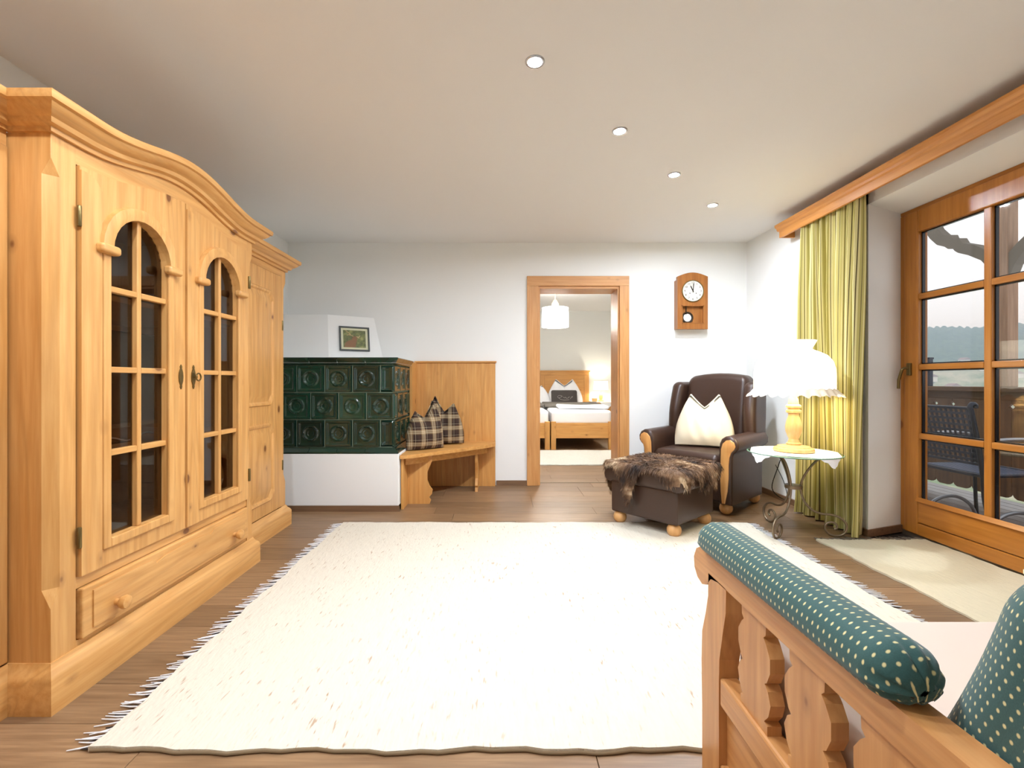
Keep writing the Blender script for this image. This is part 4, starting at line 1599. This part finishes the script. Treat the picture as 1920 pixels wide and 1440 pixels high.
# ================================================================== RUGS
def rug(name, label, x0, x1, y0, y1, mat, th, seed, fringe_sides, fr_cols, dark_edge=None):
    rg = thing(name, label, 'rug', ((x0 + x1) / 2, (y0 + y1) / 2, 0))
    rr = random.Random(seed)
    ph = [rr.uniform(0, 6) for _ in range(6)]
    def edge(t, k):
        return 0.006 * math.sin(9 * t + ph[k]) + 0.004 * math.sin(31 * t + ph[k + 1])
    def top(a, b2):
        x = x0 + (x1 - x0) * a + (edge(b2 * 3, 0) if a in (0, 1) else 0)
        y = y0 + (y1 - y0) * b2 + edge(a * 4, 2) * (abs(b2 - 0.5) * 2) ** 6
        z = th + 0.0025 * math.sin(13 * a + 7 * b2 + ph[4]) * math.sin(11 * b2 + ph[5])
        return (x, y, z)
    mb = MB()
    nu, nv = 60, 44
    mb.grid(top, nu, nv)
    bound = [i for i in range(nu + 1)] + [(j + 1) * (nu + 1) - 1 for j in range(1, nv + 1)] + [nv * (nu + 1) + i for i in range(nu - 1, -1, -1)] + [j * (nu + 1) for j in range(nv - 1, 0, -1)]
    o = len(mb.v)
    for i in bound:
        x, y, z = mb.v[i]
        mb.v.append((x, y, 0.001))
    n = len(bound)
    for k in range(n):
        mb.f.append((bound[k], bound[(k + 1) % n], o + (k + 1) % n, o + k))
    part('pile', mb, mat, rg, 50)
    for side in fringe_sides:
        groups = [MB(), MB()]
        axis = 'y' if side in ('x0', 'x1') else 'x'
        length = (y1 - y0) if axis == 'y' else (x1 - x0)
        n = int(length / 0.011)
        for k in range(n):
            tt = (k + rr.random()) / n
            L = rr.uniform(0.05, 0.085)
            dv = rr.uniform(-0.02, 0.02)
            if side == 'x0':
                p, d = (x0 + 0.004, y0 + tt * (y1 - y0)), (-L, dv)
            elif side == 'x1':
                p, d = (x1 - 0.004, y0 + tt * (y1 - y0)), (L, dv)
            elif side == 'y1':
                p, d = (x0 + tt * (x1 - x0), y1 - 0.004), (dv, L)
            else:
                p, d = (x0 + tt * (x1 - x0), y0 + 0.004), (dv, -L)
            g = groups[1 if k % 4 == 0 else 0]
            lf = 0.6 if k % 4 == 0 else 1.0
            g.tube([(p[0], p[1], th * 0.7), (p[0] + d[0] * lf * 0.4, p[1] + d[1] * lf * 0.4, 0.006), (p[0] + d[0] * lf, p[1] + d[1] * lf, 0.0035)], [0.003, 0.0028, 0.0016], 5)
        part('fringe', groups[0], fr_cols[0], rg, kind='stuff', recalc=False)
        part('fringe_knots', groups[1], fr_cols[1], rg, kind='stuff', recalc=False)
    if dark_edge:
        for yy in (y0, y1):
            pts = [(x0 + (x1 - x0) * k / 60, yy + edge(k / 60 * 4, 2), 0.006) for k in range(61)]
            part('edge_cord', MB().tube(pts, 0.005, 6), dark_edge, rg, 60)
    return rg


WHITEF = plain('white_fringe', (226, 226, 226), 0.9)
DARKF = plain('dark_fringe', (52, 46, 44), 0.9)
rug('cream_rug', 'large cream handwoven wool rug with brown flecks and knotted fringes', -1.165, 1.80, 1.325, 3.45, rug_mat('cream_wool', (222, 213, 194), (150, 106, 62)), 0.014, 2, ('x0', 'x1'), (WHITEF, DARKF), plain('edge_cord_brown', (150, 130, 100), 0.9))
rug('beige_runner', 'beige flecked runner on the floor in front of the balcony door', 2.075, 2.79, 1.0, 3.09, rug_mat('beige_wool', (212, 202, 174), (160, 140, 104), (1, 4, 1), 0.66), 0.010, 9, ('y1',), (plain('grey_fringe', (120, 108, 92), 0.9), DARKF))
rug('bedroom_rug', 'pale woven rug on the bedroom floor before the beds', 0.1, 2.0, 5.86, 7.10, rug_mat('pale_wool', (226, 224, 214), (196, 190, 176)), 0.010, 12, (), (WHITEF, DARKF))

# ================================================================== SOFA (settle seen over its arm)
AX0, AX1 = 0.54, 0.59
sf = thing('wooden_settle', 'pine settle with scalloped arm slats and dotted green padded arm', 'sofa', (1.2, 0.8, 0))
# arm rail with scrolled front end (side profile in Y,Z)
rail = [(0.36, 0.548), (1.17, 0.548), (1.21, 0.540), (1.235, 0.515), (1.262, 0.505), (1.292, 0.512), (1.312, 0.532), (1.316, 0.560), (1.300, 0.588), (1.272, 0.603), (1.23, 0.605), (0.36, 0.605)]
part('arm_rail', MB().prism(rail, 'x', AX0, AX1), sofa_pine('y'), sf)
ypost = [(1.165, 0.0), (1.262, 0.0), (1.262, 0.18), (1.266, 0.30), (1.262, 0.38), (1.240, 0.44), (1.226, 0.49), (1.224, 0.55), (1.128, 0.55), (1.130, 0.49), (1.146, 0.43), (1.163, 0.36), (1.165, 0.30)]
part('front_post', MB().prism(ypost, 'x', AX0, AX1), sofa_pine('z'), sf)


def slat(yc, w=0.108):
    """sawn slat with scalloped edges"""
    h = w / 2
    e = [(0.30, h), (0.335, h), (0.338, h - 0.012), (0.358, h + 0.004), (0.385, h + 0.012), (0.408, h + 0.002), (0.418, h - 0.010), (0.424, h - 0.002), (0.450, h + 0.010), (0.480, h + 0.010), (0.502, h - 0.004), (0.512, h - 0.014), (0.52, h - 0.006), (0.55, h - 0.004)]
    poly = [(yc + d, z) for z, d in e] + [(yc - d, z) for z, d in e[::-1]]
    return MB().prism(poly, 'x', AX0 + 0.010, AX1 - 0.010)


for yc in (1.025, 0.847, 0.669, 0.491):
    part('slat', slat(yc), sofa_pine('z'), sf)
part('lower_rail', MB().cbox(AX0 + 0.002, AX1 - 0.002, 0.36, 1.166, 0.245, 0.315, 0.006), sofa_pine('y'), sf)
part('side_panel', MB().box(AX0 + 0.02, AX1 - 0.015, 0.36, 1.166, 0.07, 0.245), sofa_pine('y'), sf)
part('bottom_rail', MB().cbox(AX0 + 0.002, AX1 - 0.002, 0.36, 1.166, 0.03, 0.10, 0.006), sofa_pine('y'), sf)
part('rear_post', MB().cbox(AX0, AX1, 0.27, 0.36, 0.0, 0.95, 0.006), sofa_pine('z'), sf)
part('rear_post', MB().cbox(1.96, 2.01, 0.27, 0.36, 0.0, 0.95, 0.006), sofa_pine('z'), sf)
part('far_arm', MB().prism(rail, 'x', 1.96, 2.01).prism(ypost, 'x', 1.96, 2.01), sofa_pine('y'), sf)
part('back_frame', MB().cbox(AX1, 1.96, 0.29, 0.33, 0.20, 0.95, 0.006), sofa_pine('x'), sf)
part('seat_frame', MB().cbox(AX1, 1.96, 0.33, 1.16, 0.17, 0.27, 0.006), sofa_pine('x'), sf)
part('seat_mattress', MB().rbox((1.275, 0.765, 0.361), (0.68, 0.43, 0.09), 0.035), LINEN, sf, 60)
GREEN = dots_mat('green_dotted', (40, 82, 78), (214, 202, 146), 74.0)


def pad_def(x, y, z):
    e = abs(y) / 0.31
    k = 1.0
    pinch = 0.003 * math.sin(11 * math.atan2(z, x)) * max(0, e - 0.86) / 0.14
    return (x * k + pinch, y, (z if z > 0 else z * 0.6) + pinch)


pm = MB().rbox((0.566, 0.945, 0.632), (0.054, 0.318, 0.052), 0.050, pad_def, n=10, rs=6)
part('arm_pad', pm, GREEN, sf, 60, uvf=lambda p: (p[1], math.atan2(p[2] - 0.60, p[0] - 0.566) * 0.06), label='green dotted padded arm cushion')


def bc_def(x, y, z):
    k = (z + 0.20) / 0.40
    return (x, y - 0.15 * k + 0.010 * math.sin(9 * z + 3 * x), z + 0.01 * math.sin(7 * x))


bcm = MB().rbox((1.255, 0.61, 0.645), (0.66, 0.12, 0.195), 0.085, bc_def, n=10, rs=6)
part('back_cushion', bcm, GREEN, sf, 60, uvf=lambda p: (p[0] + p[1] * 0.9, p[2]), label='green dotted back cushion')
fc = thing('frilled_cushion', 'small cream frilled cushion lying against the green settle cushion', 'cushion', (1.02, 0.80, 0.452))
part('cover', MB().rbox((1.035, 0.80, 0.59), (0.14, 0.045, 0.135), 0.04, lambda x, y, z: (x, y * (1 - 0.5 * max(abs(x) / 0.14, abs(z) / 0.135) ** 3) - 0.06 * (z + 0.135), z)), CREAM, fc, 60)
pts = []
for k in range(121):
    a = 2 * PI * k / 120
    cx_, cz_ = math.cos(a), math.sin(a)
    m = max(abs(cx_), abs(cz_))
    w = 0.012 * math.sin(36 * a)
    pts.append((1.035 + cx_ / m * 0.145 * (1 + 0.04 * math.sin(30 * a)), 0.80 - 0.06 * (cz_ / m * 0.135 + 0.135) + w * 0.6, 0.59 + cz_ / m * 0.14))
part('frill', MB().tube(pts, 0.010, 6), plain('frill_cream', (238, 226, 186), 0.9), fc, 60)
# ================================================================== BEDROOM
def bed(x0, x1, label):
    b = thing('single_bed', label, 'bed', ((x0 + x1) / 2, 8.2, 0), group='pine single beds standing side by side')
    yf, yh = 7.20, 9.24
    for x in (x0, x1 - 0.075):
        part('leg', MB().cbox(x, x + 0.075, yf, yf + 0.075, 0, 0.43, 0.004), bpine('z'), b)
        part('leg', MB().cbox(x, x + 0.075, yh - 0.075, yh, 0, 0.50, 0.004), bpine('z'), b)
    part('footboard', MB().cbox(x0 + 0.075, x1 - 0.075, yf + 0.015, yf + 0.05, 0.175, 0.41, 0.004), bpine('x'), b)
    for x in (x0 + 0.01, x1 - 0.045):
        part('side_rail', MB().cbox(x, x + 0.035, yf + 0.075, yh - 0.075, 0.19, 0.40, 0.004), bpine('y'), b)
    part('slat_base', MB().box(x0 + 0.045, x1 - 0.045, yf + 0.06, yh - 0.08, 0.34, 0.37), bpine('x'), b)
    hb = part('headboard', MB().box(x0 + 0.09, x1 - 0.09, yh, yh + 0.025, 0.45, 1.17), bpine('x'), b)
    part('headboard_post', MB().cbox(x0, x0 + 0.09, yh - 0.01, yh + 0.04, 0.3, 1.17, 0.004), bpine('z'), hb)
    part('headboard_post', MB().cbox(x1 - 0.09, x1, yh - 0.01, yh + 0.04, 0.3, 1.17, 0.004), bpine('z'), hb)
    part('headboard_cap', MB().cbox(x0 - 0.02, x1 + 0.02, yh - 0.03, yh + 0.05, 1.235, 1.265, 0.005).cbox(x0, x1, yh - 0.015, yh + 0.045, 1.17, 1.235, 0.004), bpine('x'), hb)
    part('mattress', MB().rbox(((x0 + x1) / 2, (yf + yh) / 2 + 0.01, 0.485), ((x1 - x0) / 2 - 0.012, (yh - yf) / 2 - 0.05, 0.115), 0.05), BEDWHITE, b, 60)
    return b


bed(0.765, 1.725, 'pine single bed with pointed pillows and grey cushion, next to the nightstand')
bed(-0.215, 0.745, 'pine single bed mostly hidden behind the doorway, beside the other bed')
pinch_pillow('white_pillow', 'tall white pillow with two pointed ears against the pine headboard', BEDWHITE, (1.215, 8.93, 0.60), 0.0, 0.66, 0.50, 0.18, 0.28, group='white pillows on the beds', seed=31, cat='pillow')
pinch_pillow('white_pillow', 'lower white pillow with pointed ears at the gap between the beds', BEDWHITE, (0.62, 8.80, 0.60), 0.0, 0.60, 0.38, 0.18, 0.35, group='white pillows on the beds', seed=33, cat='pillow')
gc = thing('lettered_cushion', 'dark grey oblong cushion with pale script print on the bed', 'cushion', (1.17, 8.70, 0.605))
part('cover', MB().rbox((0, 0, 0.145), (0.24, 0.05, 0.135), 0.04, lambda x, y, z: (x * (1 + 0.03 * (abs(z) / 0.135) ** 4), y * (1 - 0.5 * max(abs(x) / 0.24, abs(z) / 0.135) ** 4) + 0.25 * (z + 0.135), z)), plain('charcoal_cloth', (70, 64, 60), 0.9, bumpy=(300, 0.1, 0.001)), gc, 60, local=True)
strokes = [[(620, 640), (545, 560), (640, 480), (800, 525), (690, 590), (620, 620), (700, 690), (900, 735), (1190, 715)],
           [(850, 570), (930, 620), (985, 580), (1030, 640), (1110, 625), (1200, 545), (1150, 610)], [(1250, 680), (1290, 585), (1380, 535), (1330, 620)]]
lm = MB()
for st_ in strokes:
    pts = []
    for u, v in st_:
        x, z = (u - 930) * 0.000336, (600 - v) * 0.000336
        pts.append((x, -0.054 + 0.25 * (z + 0.135), z + 0.145))
    lm.tube(smooth_path(pts, 4), 0.0028, 6)
part('script_print', lm, plain('pale_print', (190, 184, 174), 0.8), gc, 60, local=True)


def wavy(c, half, r, amp, sd):
    q = random.Random(sd)
    p = [q.uniform(0, 6) for _ in range(3)]
    return MB().rbox(c, half, r, lambda x, y, z: (x, y + 0.03 * math.sin(5 * x + p[2]), z + (amp * math.sin(7 * x + p[0]) * math.cos(5 * y + p[1]))), n=14, rs=3)


solo('grey_blanket', wavy((1.235, 8.28, 0.643), (0.50, 0.30, 0.03), 0.025, 0.012, 4), GREYCLOTH, 'grey blanket spread across the bed below the pillows', 'blanket', (1.235, 8.28, 0.60), 60)
solo('folded_duvet', wavy((1.32, 7.71, 0.636), (0.40, 0.20, 0.027), 0.024, 0.008, 6), BEDWHITE, 'white folded duvet lying at the foot half of the bed', 'duvet', (1.32, 7.71, 0.60), 60)
solo('grey_blanket', wavy((0.27, 8.28, 0.643), (0.46, 0.30, 0.03), 0.025, 0.012, 8), GREYCLOTH, 'grey blanket on the bed that is hidden behind the doorway', 'blanket', (0.27, 8.28, 0.60), 60)
ns = thing('nightstand', 'pine nightstand with drawer beside the bed', 'nightstand', (1.98, 9.1, 0))
part('body', MB().cbox(1.76, 2.24, 8.90, 9.33, 0.0, 0.63, 0.004), bpine('z'), ns)
part('top', MB().cbox(1.74, 2.26, 8.88, 9.34, 0.63, 0.655, 0.005), bpine('x'), ns)
dwr = part('drawer', MB().cbox(1.79, 2.21, 8.885, 8.90, 0.42, 0.60, 0.004), bpine('x'), ns)
part('knob', MB().sphere((2.0, 8.872, 0.51), 0.014), bpine('x'), dwr, 60)
part('door', MB().cbox(1.79, 2.21, 8.885, 8.90, 0.06, 0.40, 0.004), bpine('z'), ns)
nc = MB()


def ncloth(a, b2):
    u, v = (a - 0.5) * 0.52, (b2 - 0.5) * 0.52
    x, y = (u - v) * 0.7071, (u + v) * 0.7071
    z = 0.658
    if y < -0.225:
        e = -0.225 - y
        y = -0.232 - 0.1 * e
        z -= e
    if abs(x) > 0.262:
        x = math.copysign(0.262, x)
    if y > 0.22:
        y = 0.22
    return (2.0 + x, 9.11 + y, z)


nc.grid(ncloth, 36, 36)
solo('nightstand_cloth', nc, plain('white_cloth', (246, 246, 244), 0.9), 'white cloth with hanging pointed corner on the nightstand', 'tablecloth', (2.0, 9.11, 0.656), 60)
bl = thing('bedside_lamp', 'small bedside lamp with pale drum shade on the nightstand', 'lamp', (1.93, 9.1, 0.662))
part('lamp_base', MB().lathe([(0.001, 0), (0.06, 0), (0.06, 0.015), (0.03, 0.03), (0.04, 0.08), (0.035, 0.13), (0.012, 0.16), (0.01, 0.26)], (1.93, 9.1, 0.662), 24), LW, bl, 35)
part('lamp_shade', MB().lathe([(0.145, 0.215), (0.128, 0.40)], (1.93, 9.1, 0.662), 32, caps=False), emis('bed_shade', (255, 246, 226), 1.1, (240, 236, 226)), bl, 60)
part('shade_wire', MB().tube([(1.93 + 0.146 * math.cos(a * PI / 16), 9.1 + 0.146 * math.sin(a * PI / 16), 0.877) for a in range(33)], 0.003, 5).tube([(1.93 + 0.129 * math.cos(a * PI / 16), 9.1 + 0.129 * math.sin(a * PI / 16), 1.062) for a in range(33)], 0.003, 5), plain('shade_trim', (120, 116, 108), 0.6), bl, 60)
point_light('bedside_bulb', bl, (0, 0, 0.3), 6.0, 0.03, (1.0, 0.9, 0.72))
bx = thing('wooden_box', 'small light wooden box beside the bedside lamp', 'box', (1.80, 9.05, 0.66))
part('box_body', MB().cbox(1.755, 1.845, 9.02, 9.10, 0.661, 0.71, 0.003), LW, bx)
part('lid', MB().cbox(1.75, 1.85, 9.015, 9.105, 0.71, 0.725, 0.003), LW, bx)
bp = thing('bedroom_pendant', 'white drum-shade pendant lamp hanging in the bedroom', 'pendant lamp', (0.78, 6.8, ZC))
part('drum_shade', MB().lathe([(0.192, 1.838 - ZC), (0.188, 2.117 - ZC)], (0, 0, 0), 40, caps=False), emis('drum_shade', (255, 252, 246), 15.0, (245, 245, 242)), bp, 60, local=True)
part('socket', MB().lathe([(0.02, 2.08 - ZC), (0.045, 2.12 - ZC), (0.05, 2.17 - ZC), (0.035, 2.20 - ZC), (0.02, 2.23 - ZC)], (0, 0, 0), 20), LW, bp, 40, local=True)
part('cord', MB().lathe([(0.006, 2.22 - ZC), (0.006, -0.03), (0.05, -0.02), (0.05, 0.0)], (0, 0, 0), 14), LW, bp, 40, local=True)
part('shade_ring', MB().tube([(0.19 * math.cos(a * PI / 20), 0.19 * math.sin(a * PI / 20), 2.115 - ZC) for a in range(41)], 0.004, 6).tube([(-0.188, 0, 2.115 - ZC), (0.188, 0, 2.115 - ZC)], 0.003, 5), CHROME, bp, 60, local=True)
point_light('bedroom_bulb', bp, (0, 0, 1.95 - ZC), BED_W, 0.06, (1.0, 0.97, 0.92))

# ================================================================== BALCONY
deck = tag(link('floor_balcony', MB().box(2.98, 4.75, -0.5, 7.2, -0.25, -0.09).mesh('floor_balcony', SUB)), kind='structure')
DECK = wood('deck', 'y', (122, 112, 106), (92, 86, 84), (50, 40, 36), 0.35, 0.0, 0.4)
for k in range(14):
    link('deck_board', MB().cbox(2.985 + 0.125 * k, 2.985 + 0.125 * k + 0.119, -0.5, 7.2, -0.09, -0.06, 0.003).mesh('deck_board', DECK), deck)
rl = thing('balcony_railing', 'dark brown balcony railing of sawn boards with diamond and tulip cutouts', 'railing', (4.5, 3.4, -0.06))
RX = 4.48
P_ = 0.18


def rail_board():
    """half-cutouts on both edges so neighbours leave diamonds, tulips and scallops"""
    h = P_ / 2 - 0.0015
    e = [(0.02, h - 0.045), (0.035, h - 0.02), (0.07, h), (0.44, h), (0.455, h - 0.018), (0.47, h - 0.026), (0.48, h - 0.05), (0.515, h - 0.055), (0.50, h - 0.02), (0.51, h), (0.80, h), (0.826, h - 0.026), (0.852, h), (0.88, h)]
    poly = [(d, z) for z, d in e] + [(-d, z) for z, d in e[::-1]]
    return MB().prism([(y, z) for y, z in poly], 'x', -0.012, 0.012)


rbm = rail_board().mesh('railing_board', RAILWOOD)
for k in range(40):
    link('railing_board', rbm, rl, (RX - 4.5, -0.3 + P_ * k - 3.4, 0.06))
part('handrail', MB().cbox(RX - 0.07, RX + 0.07, -0.45, 7.15, 0.955, 1.0, 0.006), wood('railing', 'y', (112, 80, 52), (84, 58, 38), (50, 30, 20), 0.6, 0.0, 0.4), rl)
part('upper_rail', MB().cbox(RX + 0.012, RX + 0.06, -0.45, 7.15, 0.86, 0.955, 0.005), MATS['railing_y'], rl)
part('lower_rail', MB().cbox(RX + 0.012, RX + 0.06, -0.45, 7.15, 0.14, 0.22, 0.005), MATS['railing_y'], rl)
for yy in (0.3, 2.3, 6.9):
    part('railing_post', MB().cbox(RX + 0.013, RX + 0.10, yy, yy + 0.09, -0.06, 0.955, 0.005), RAILWOOD, rl)
bpz = thing('balcony_post', 'weathered timber balcony post with two curved carved brackets', 'post', (RX, 4.17, 0))
part('post', MB().cbox(RX - 0.05, RX + 0.05, 4.11, 4.22, 1.0, 2.86, 0.006), POSTWOOD, bpz)


def bracket(sg):
    # lower edge and upper edge of a carved S brace, in (dy, z)
    low = [(0.05, 1.93), (0.10, 2.06), (0.18, 2.17), (0.30, 2.25), (0.40, 2.30), (0.435, 2.33), (0.455, 2.36), (0.50, 2.365), (0.54, 2.40), (0.62, 2.44), (0.70, 2.53), (0.78, 2.66), (0.84, 2.78)]
    up = [(0.05, 2.17), (0.12, 2.24), (0.24, 2.33), (0.36, 2.385), (0.39, 2.44), (0.46, 2.45), (0.48, 2.50), (0.55, 2.52), (0.62, 2.60), (0.68, 2.72), (0.72, 2.80)]
    poly = [(4.165 + sg * a, z) for a, z in low] + [(4.165 + sg * a, z) for a, z in up[::-1]]
    return MB().prism(poly, 'x', RX - 0.04, RX + 0.04)


for sg in (1, -1):
    part('bracket', bracket(sg), plain('carved_brace', (112, 104, 92), 0.7, vary=0.15), bpz)
part('roof_beam', MB().cbox(RX - 0.08, RX + 0.08, -0.5, 7.2, 2.80, 3.0, 0.008), POSTWOOD, bpz)
fin = thing('railing_finial', 'dark slim post standing on the balcony railing corner', 'post', (RX, 4.91, 1.0))
part('shaft', MB().cbox(RX - 0.02, RX + 0.02, 4.89, 4.93, 1.0, 1.28, 0.004), DARKMETAL, fin)
part('cap', MB().cbox(RX - 0.025, RX + 0.025, 4.885, 4.935, 1.28, 1.30, 0.004), DARKMETAL, fin)

# metal garden chair: woven strap back, slatted seat, scrolled arms (faces the railing)
gch = thing('garden_chair', 'dark metal garden armchair with woven strap back on the balcony', 'chair', (3.46, 3.43, -0.06))
cy0, cy1 = 3.20, 3.68
for yy in (cy0, cy1):
    up = smooth_path([(3.36, yy, 0.02), (3.30, yy, 0.22), (3.285, yy, 0.40), (3.25, yy, 0.62), (3.205, yy, 0.84), (3.195, yy, 0.875), (3.212, yy, 0.895), (3.232, yy, 0.885), (3.23, yy, 0.868)], 4)
    part('rear_upright', MB().tube(up, 0.016, 10), DARKMETAL, gch, 60)
    fl_ = smooth_path([(3.30, yy, -0.055), (3.33, yy, 0.04), (3.42, yy, 0.13), (3.56, yy, 0.15), (3.68, yy, 0.08), (3.74, yy, -0.055)], 4)
    part('leg_bow', MB().tube(fl_, 0.013, 8), plain('light_steel', (150, 152, 156), 0.35, 0.8), gch, 60)
    arm = smooth_path([(3.255, yy, 0.62), (3.40, yy, 0.645), (3.56, yy, 0.65), (3.66, yy, 0.64), (3.705, yy, 0.60), (3.695, yy, 0.57), (3.67, yy, 0.575)], 4)
    part('arm', MB().tube(arm, 0.015, 8), plain('light_steel', (150, 152, 156), 0.35, 0.8), gch, 60)
    part('arm_support', MB().tube(smooth_path([(3.66, yy, 0.635), (3.70, yy, 0.52), (3.71, yy, 0.38), (3.72, yy, 0.12), (3.735, yy, -0.055)], 4), 0.012, 8), DARKMETAL, gch, 60)
sfm = MB()
sfm.tube([(3.29, cy0, 0.40), (3.72, cy0, 0.41)], 0.013, 8).tube([(3.29, cy1, 0.40), (3.72, cy1, 0.41)], 0.013, 8).tube([(3.29, cy0, 0.40), (3.29, cy1, 0.40)], 0.013, 8).tube([(3.72, cy0, 0.41), (3.72, cy1, 0.41)], 0.013, 8)
part('seat_frame', sfm, DARKMETAL, gch, 60)
for k in range(14):
    x = 3.315 + 0.03 * k
    part('seat_slat', MB().box(x, x + 0.018, cy0, cy1, 0.408, 0.414), plain('seat_steel', (120, 134, 160), 0.35, 0.6), gch)
for k in range(9):
    z = 0.50 + 0.04 * k
    xx = 3.27 - 0.075 * ((z - 0.5) / 0.36)
    part('back_strap', MB().box(xx - 0.003, xx + 0.003, cy0, cy1, z, z + 0.017), DARKMETAL, gch)
for k in range(12):
    y = cy0 + 0.02 + 0.038 * k
    part('back_strap', MB().prism([(3.275, 0.49), (3.279, 0.49), (3.199, 0.86), (3.195, 0.86)], 'y', y, y + 0.016), DARKMETAL, gch)
part('top_bar', MB().tube([(3.20, cy0, 0.865), (3.20, cy1, 0.865)], 0.011, 8).tube([(3.277, cy0, 0.48), (3.277, cy1, 0.48)], 0.011, 8), DARKMETAL, gch, 60)

# ================================================================== LANDSCAPE
def hill_mat():
    m, nt, b = new_mat('wooded_hillside')
    t = nd(nt, 'ShaderNodeTexCoord')
    sep = nd(nt, 'ShaderNodeSeparateXYZ')
    nt.links.new(t.outputs['Object'], sep.inputs[0])
    n = noise(nt, coords(nt, (1, 1, 1.6)), 0.16, 5, 0.7)
    r = ramp(nt, [(0.35, lin((46, 70, 46))), (0.65, lin((98, 120, 82)))])
    nt.links.new(n.outputs[0], r.inputs[0])
    n2 = noise(nt, coords(nt, (1, 1, 1)), 0.03, 4, 0.65)
    fld = ramp(nt, [(0.4, lin((120, 140, 88))), (0.6, lin((196, 190, 158)))])
    nt.links.new(n2.outputs[0], fld.inputs[0])
    mr = nd(nt, 'ShaderNodeMapRange')
    mr.inputs['From Min'].default_value = 14.0
    mr.inputs['From Max'].default_value = 8.0
    zz = math_n(nt, 'ADD', sep.outputs[2], math_n(nt, 'MULTIPLY', n2.outputs[0], 10.0))
    nt.links.new(math_n(nt, 'SUBTRACT', zz, 5.0), mr.inputs[0])
    nt.links.new(mixc(nt, mr.outputs[0], r.outputs[0], fld.outputs[0]), b.inputs['Base Color'])
    b.inputs['Roughness'].default_value = 1.0
    b.inputs['Specular IOR Level'].default_value = 0.0
    return m


def hz(r, a):
    k = min(1, max(0, (r - 260) / 520))
    k = k * k * (3 - 2 * k)
    ridge = 60 + 5 * math.sin(7 * a + 1) + 3 * math.sin(19 * a) + 2.0 * math.sin(53 * a)
    jag = (1.6 * math.sin(311 * a + r * 0.7) + 1.2 * math.sin(733 * a)) * k
    return -28 + (28 + ridge) * k + jag + 1.5 * math.sin(r * 0.05 + 9 * a) * (1 - k)


hm = MB()
A0, A1 = math.radians(8), math.radians(86)
hm.grid(lambda a, b2: ((lambda r, an: (r * math.sin(an), r * math.cos(an), hz(r, an)))(120 + 690 * b2, A0 + (A1 - A0) * a)), 520, 46)
hill = link('ground_hillside', hm.mesh('ground_hillside', hill_mat(), smooth=80))
tag(hill, kind='structure')
HW = plain('house_render', (236, 232, 224), 0.9)
HR = plain('house_roof', (150, 110, 96), 0.8)
hr_ = random.Random(15)
for k in range(16):
    an = math.radians(38 + 11 * (k * 7 % 16) / 15)
    r = 335 + 12 * k
    x, y, z = r * math.sin(an), r * math.cos(an), 0
    z = hz(r, an) - 0.6
    w, d, h = hr_.uniform(4.5, 7), hr_.uniform(4.5, 6.5), hr_.uniform(2.8, 4)
    hs = thing('house', 'tiny pale house in the far valley', 'house', (x, y, z), group='far houses in the valley')
    part('walls', MB().box(-w / 2, w / 2, -d / 2, d / 2, 0, h), HW, hs, local=True)
    part('roof', MB().prism([(-w / 2 - 0.6, h), (w / 2 + 0.6, h), (0, h + 1.8)], 'y', -d / 2 - 0.5, d / 2 + 0.5), HR, hs, local=True)

hzm = bpy.data.materials.new('valley_haze')
hzm.use_nodes = True
hn = hzm.node_tree
hn.nodes.remove(hn.nodes['Principled BSDF'])
sc_ = nd(hn, 'ShaderNodeVolumeScatter')
sc_.inputs['Color'].default_value = (0.62, 0.82, 1.0, 1)
sc_.inputs['Density'].default_value = 0.0017
hn.links.new(sc_.outputs[0], hn.nodes['Material Output'].inputs['Volume'])
solo('valley_haze', MB().box(40, 900, 40, 900, -80, 66), hzm, 'blue haze filling the valley before the wooded hill', 'haze', (470, 470, -80), kind='stuff')
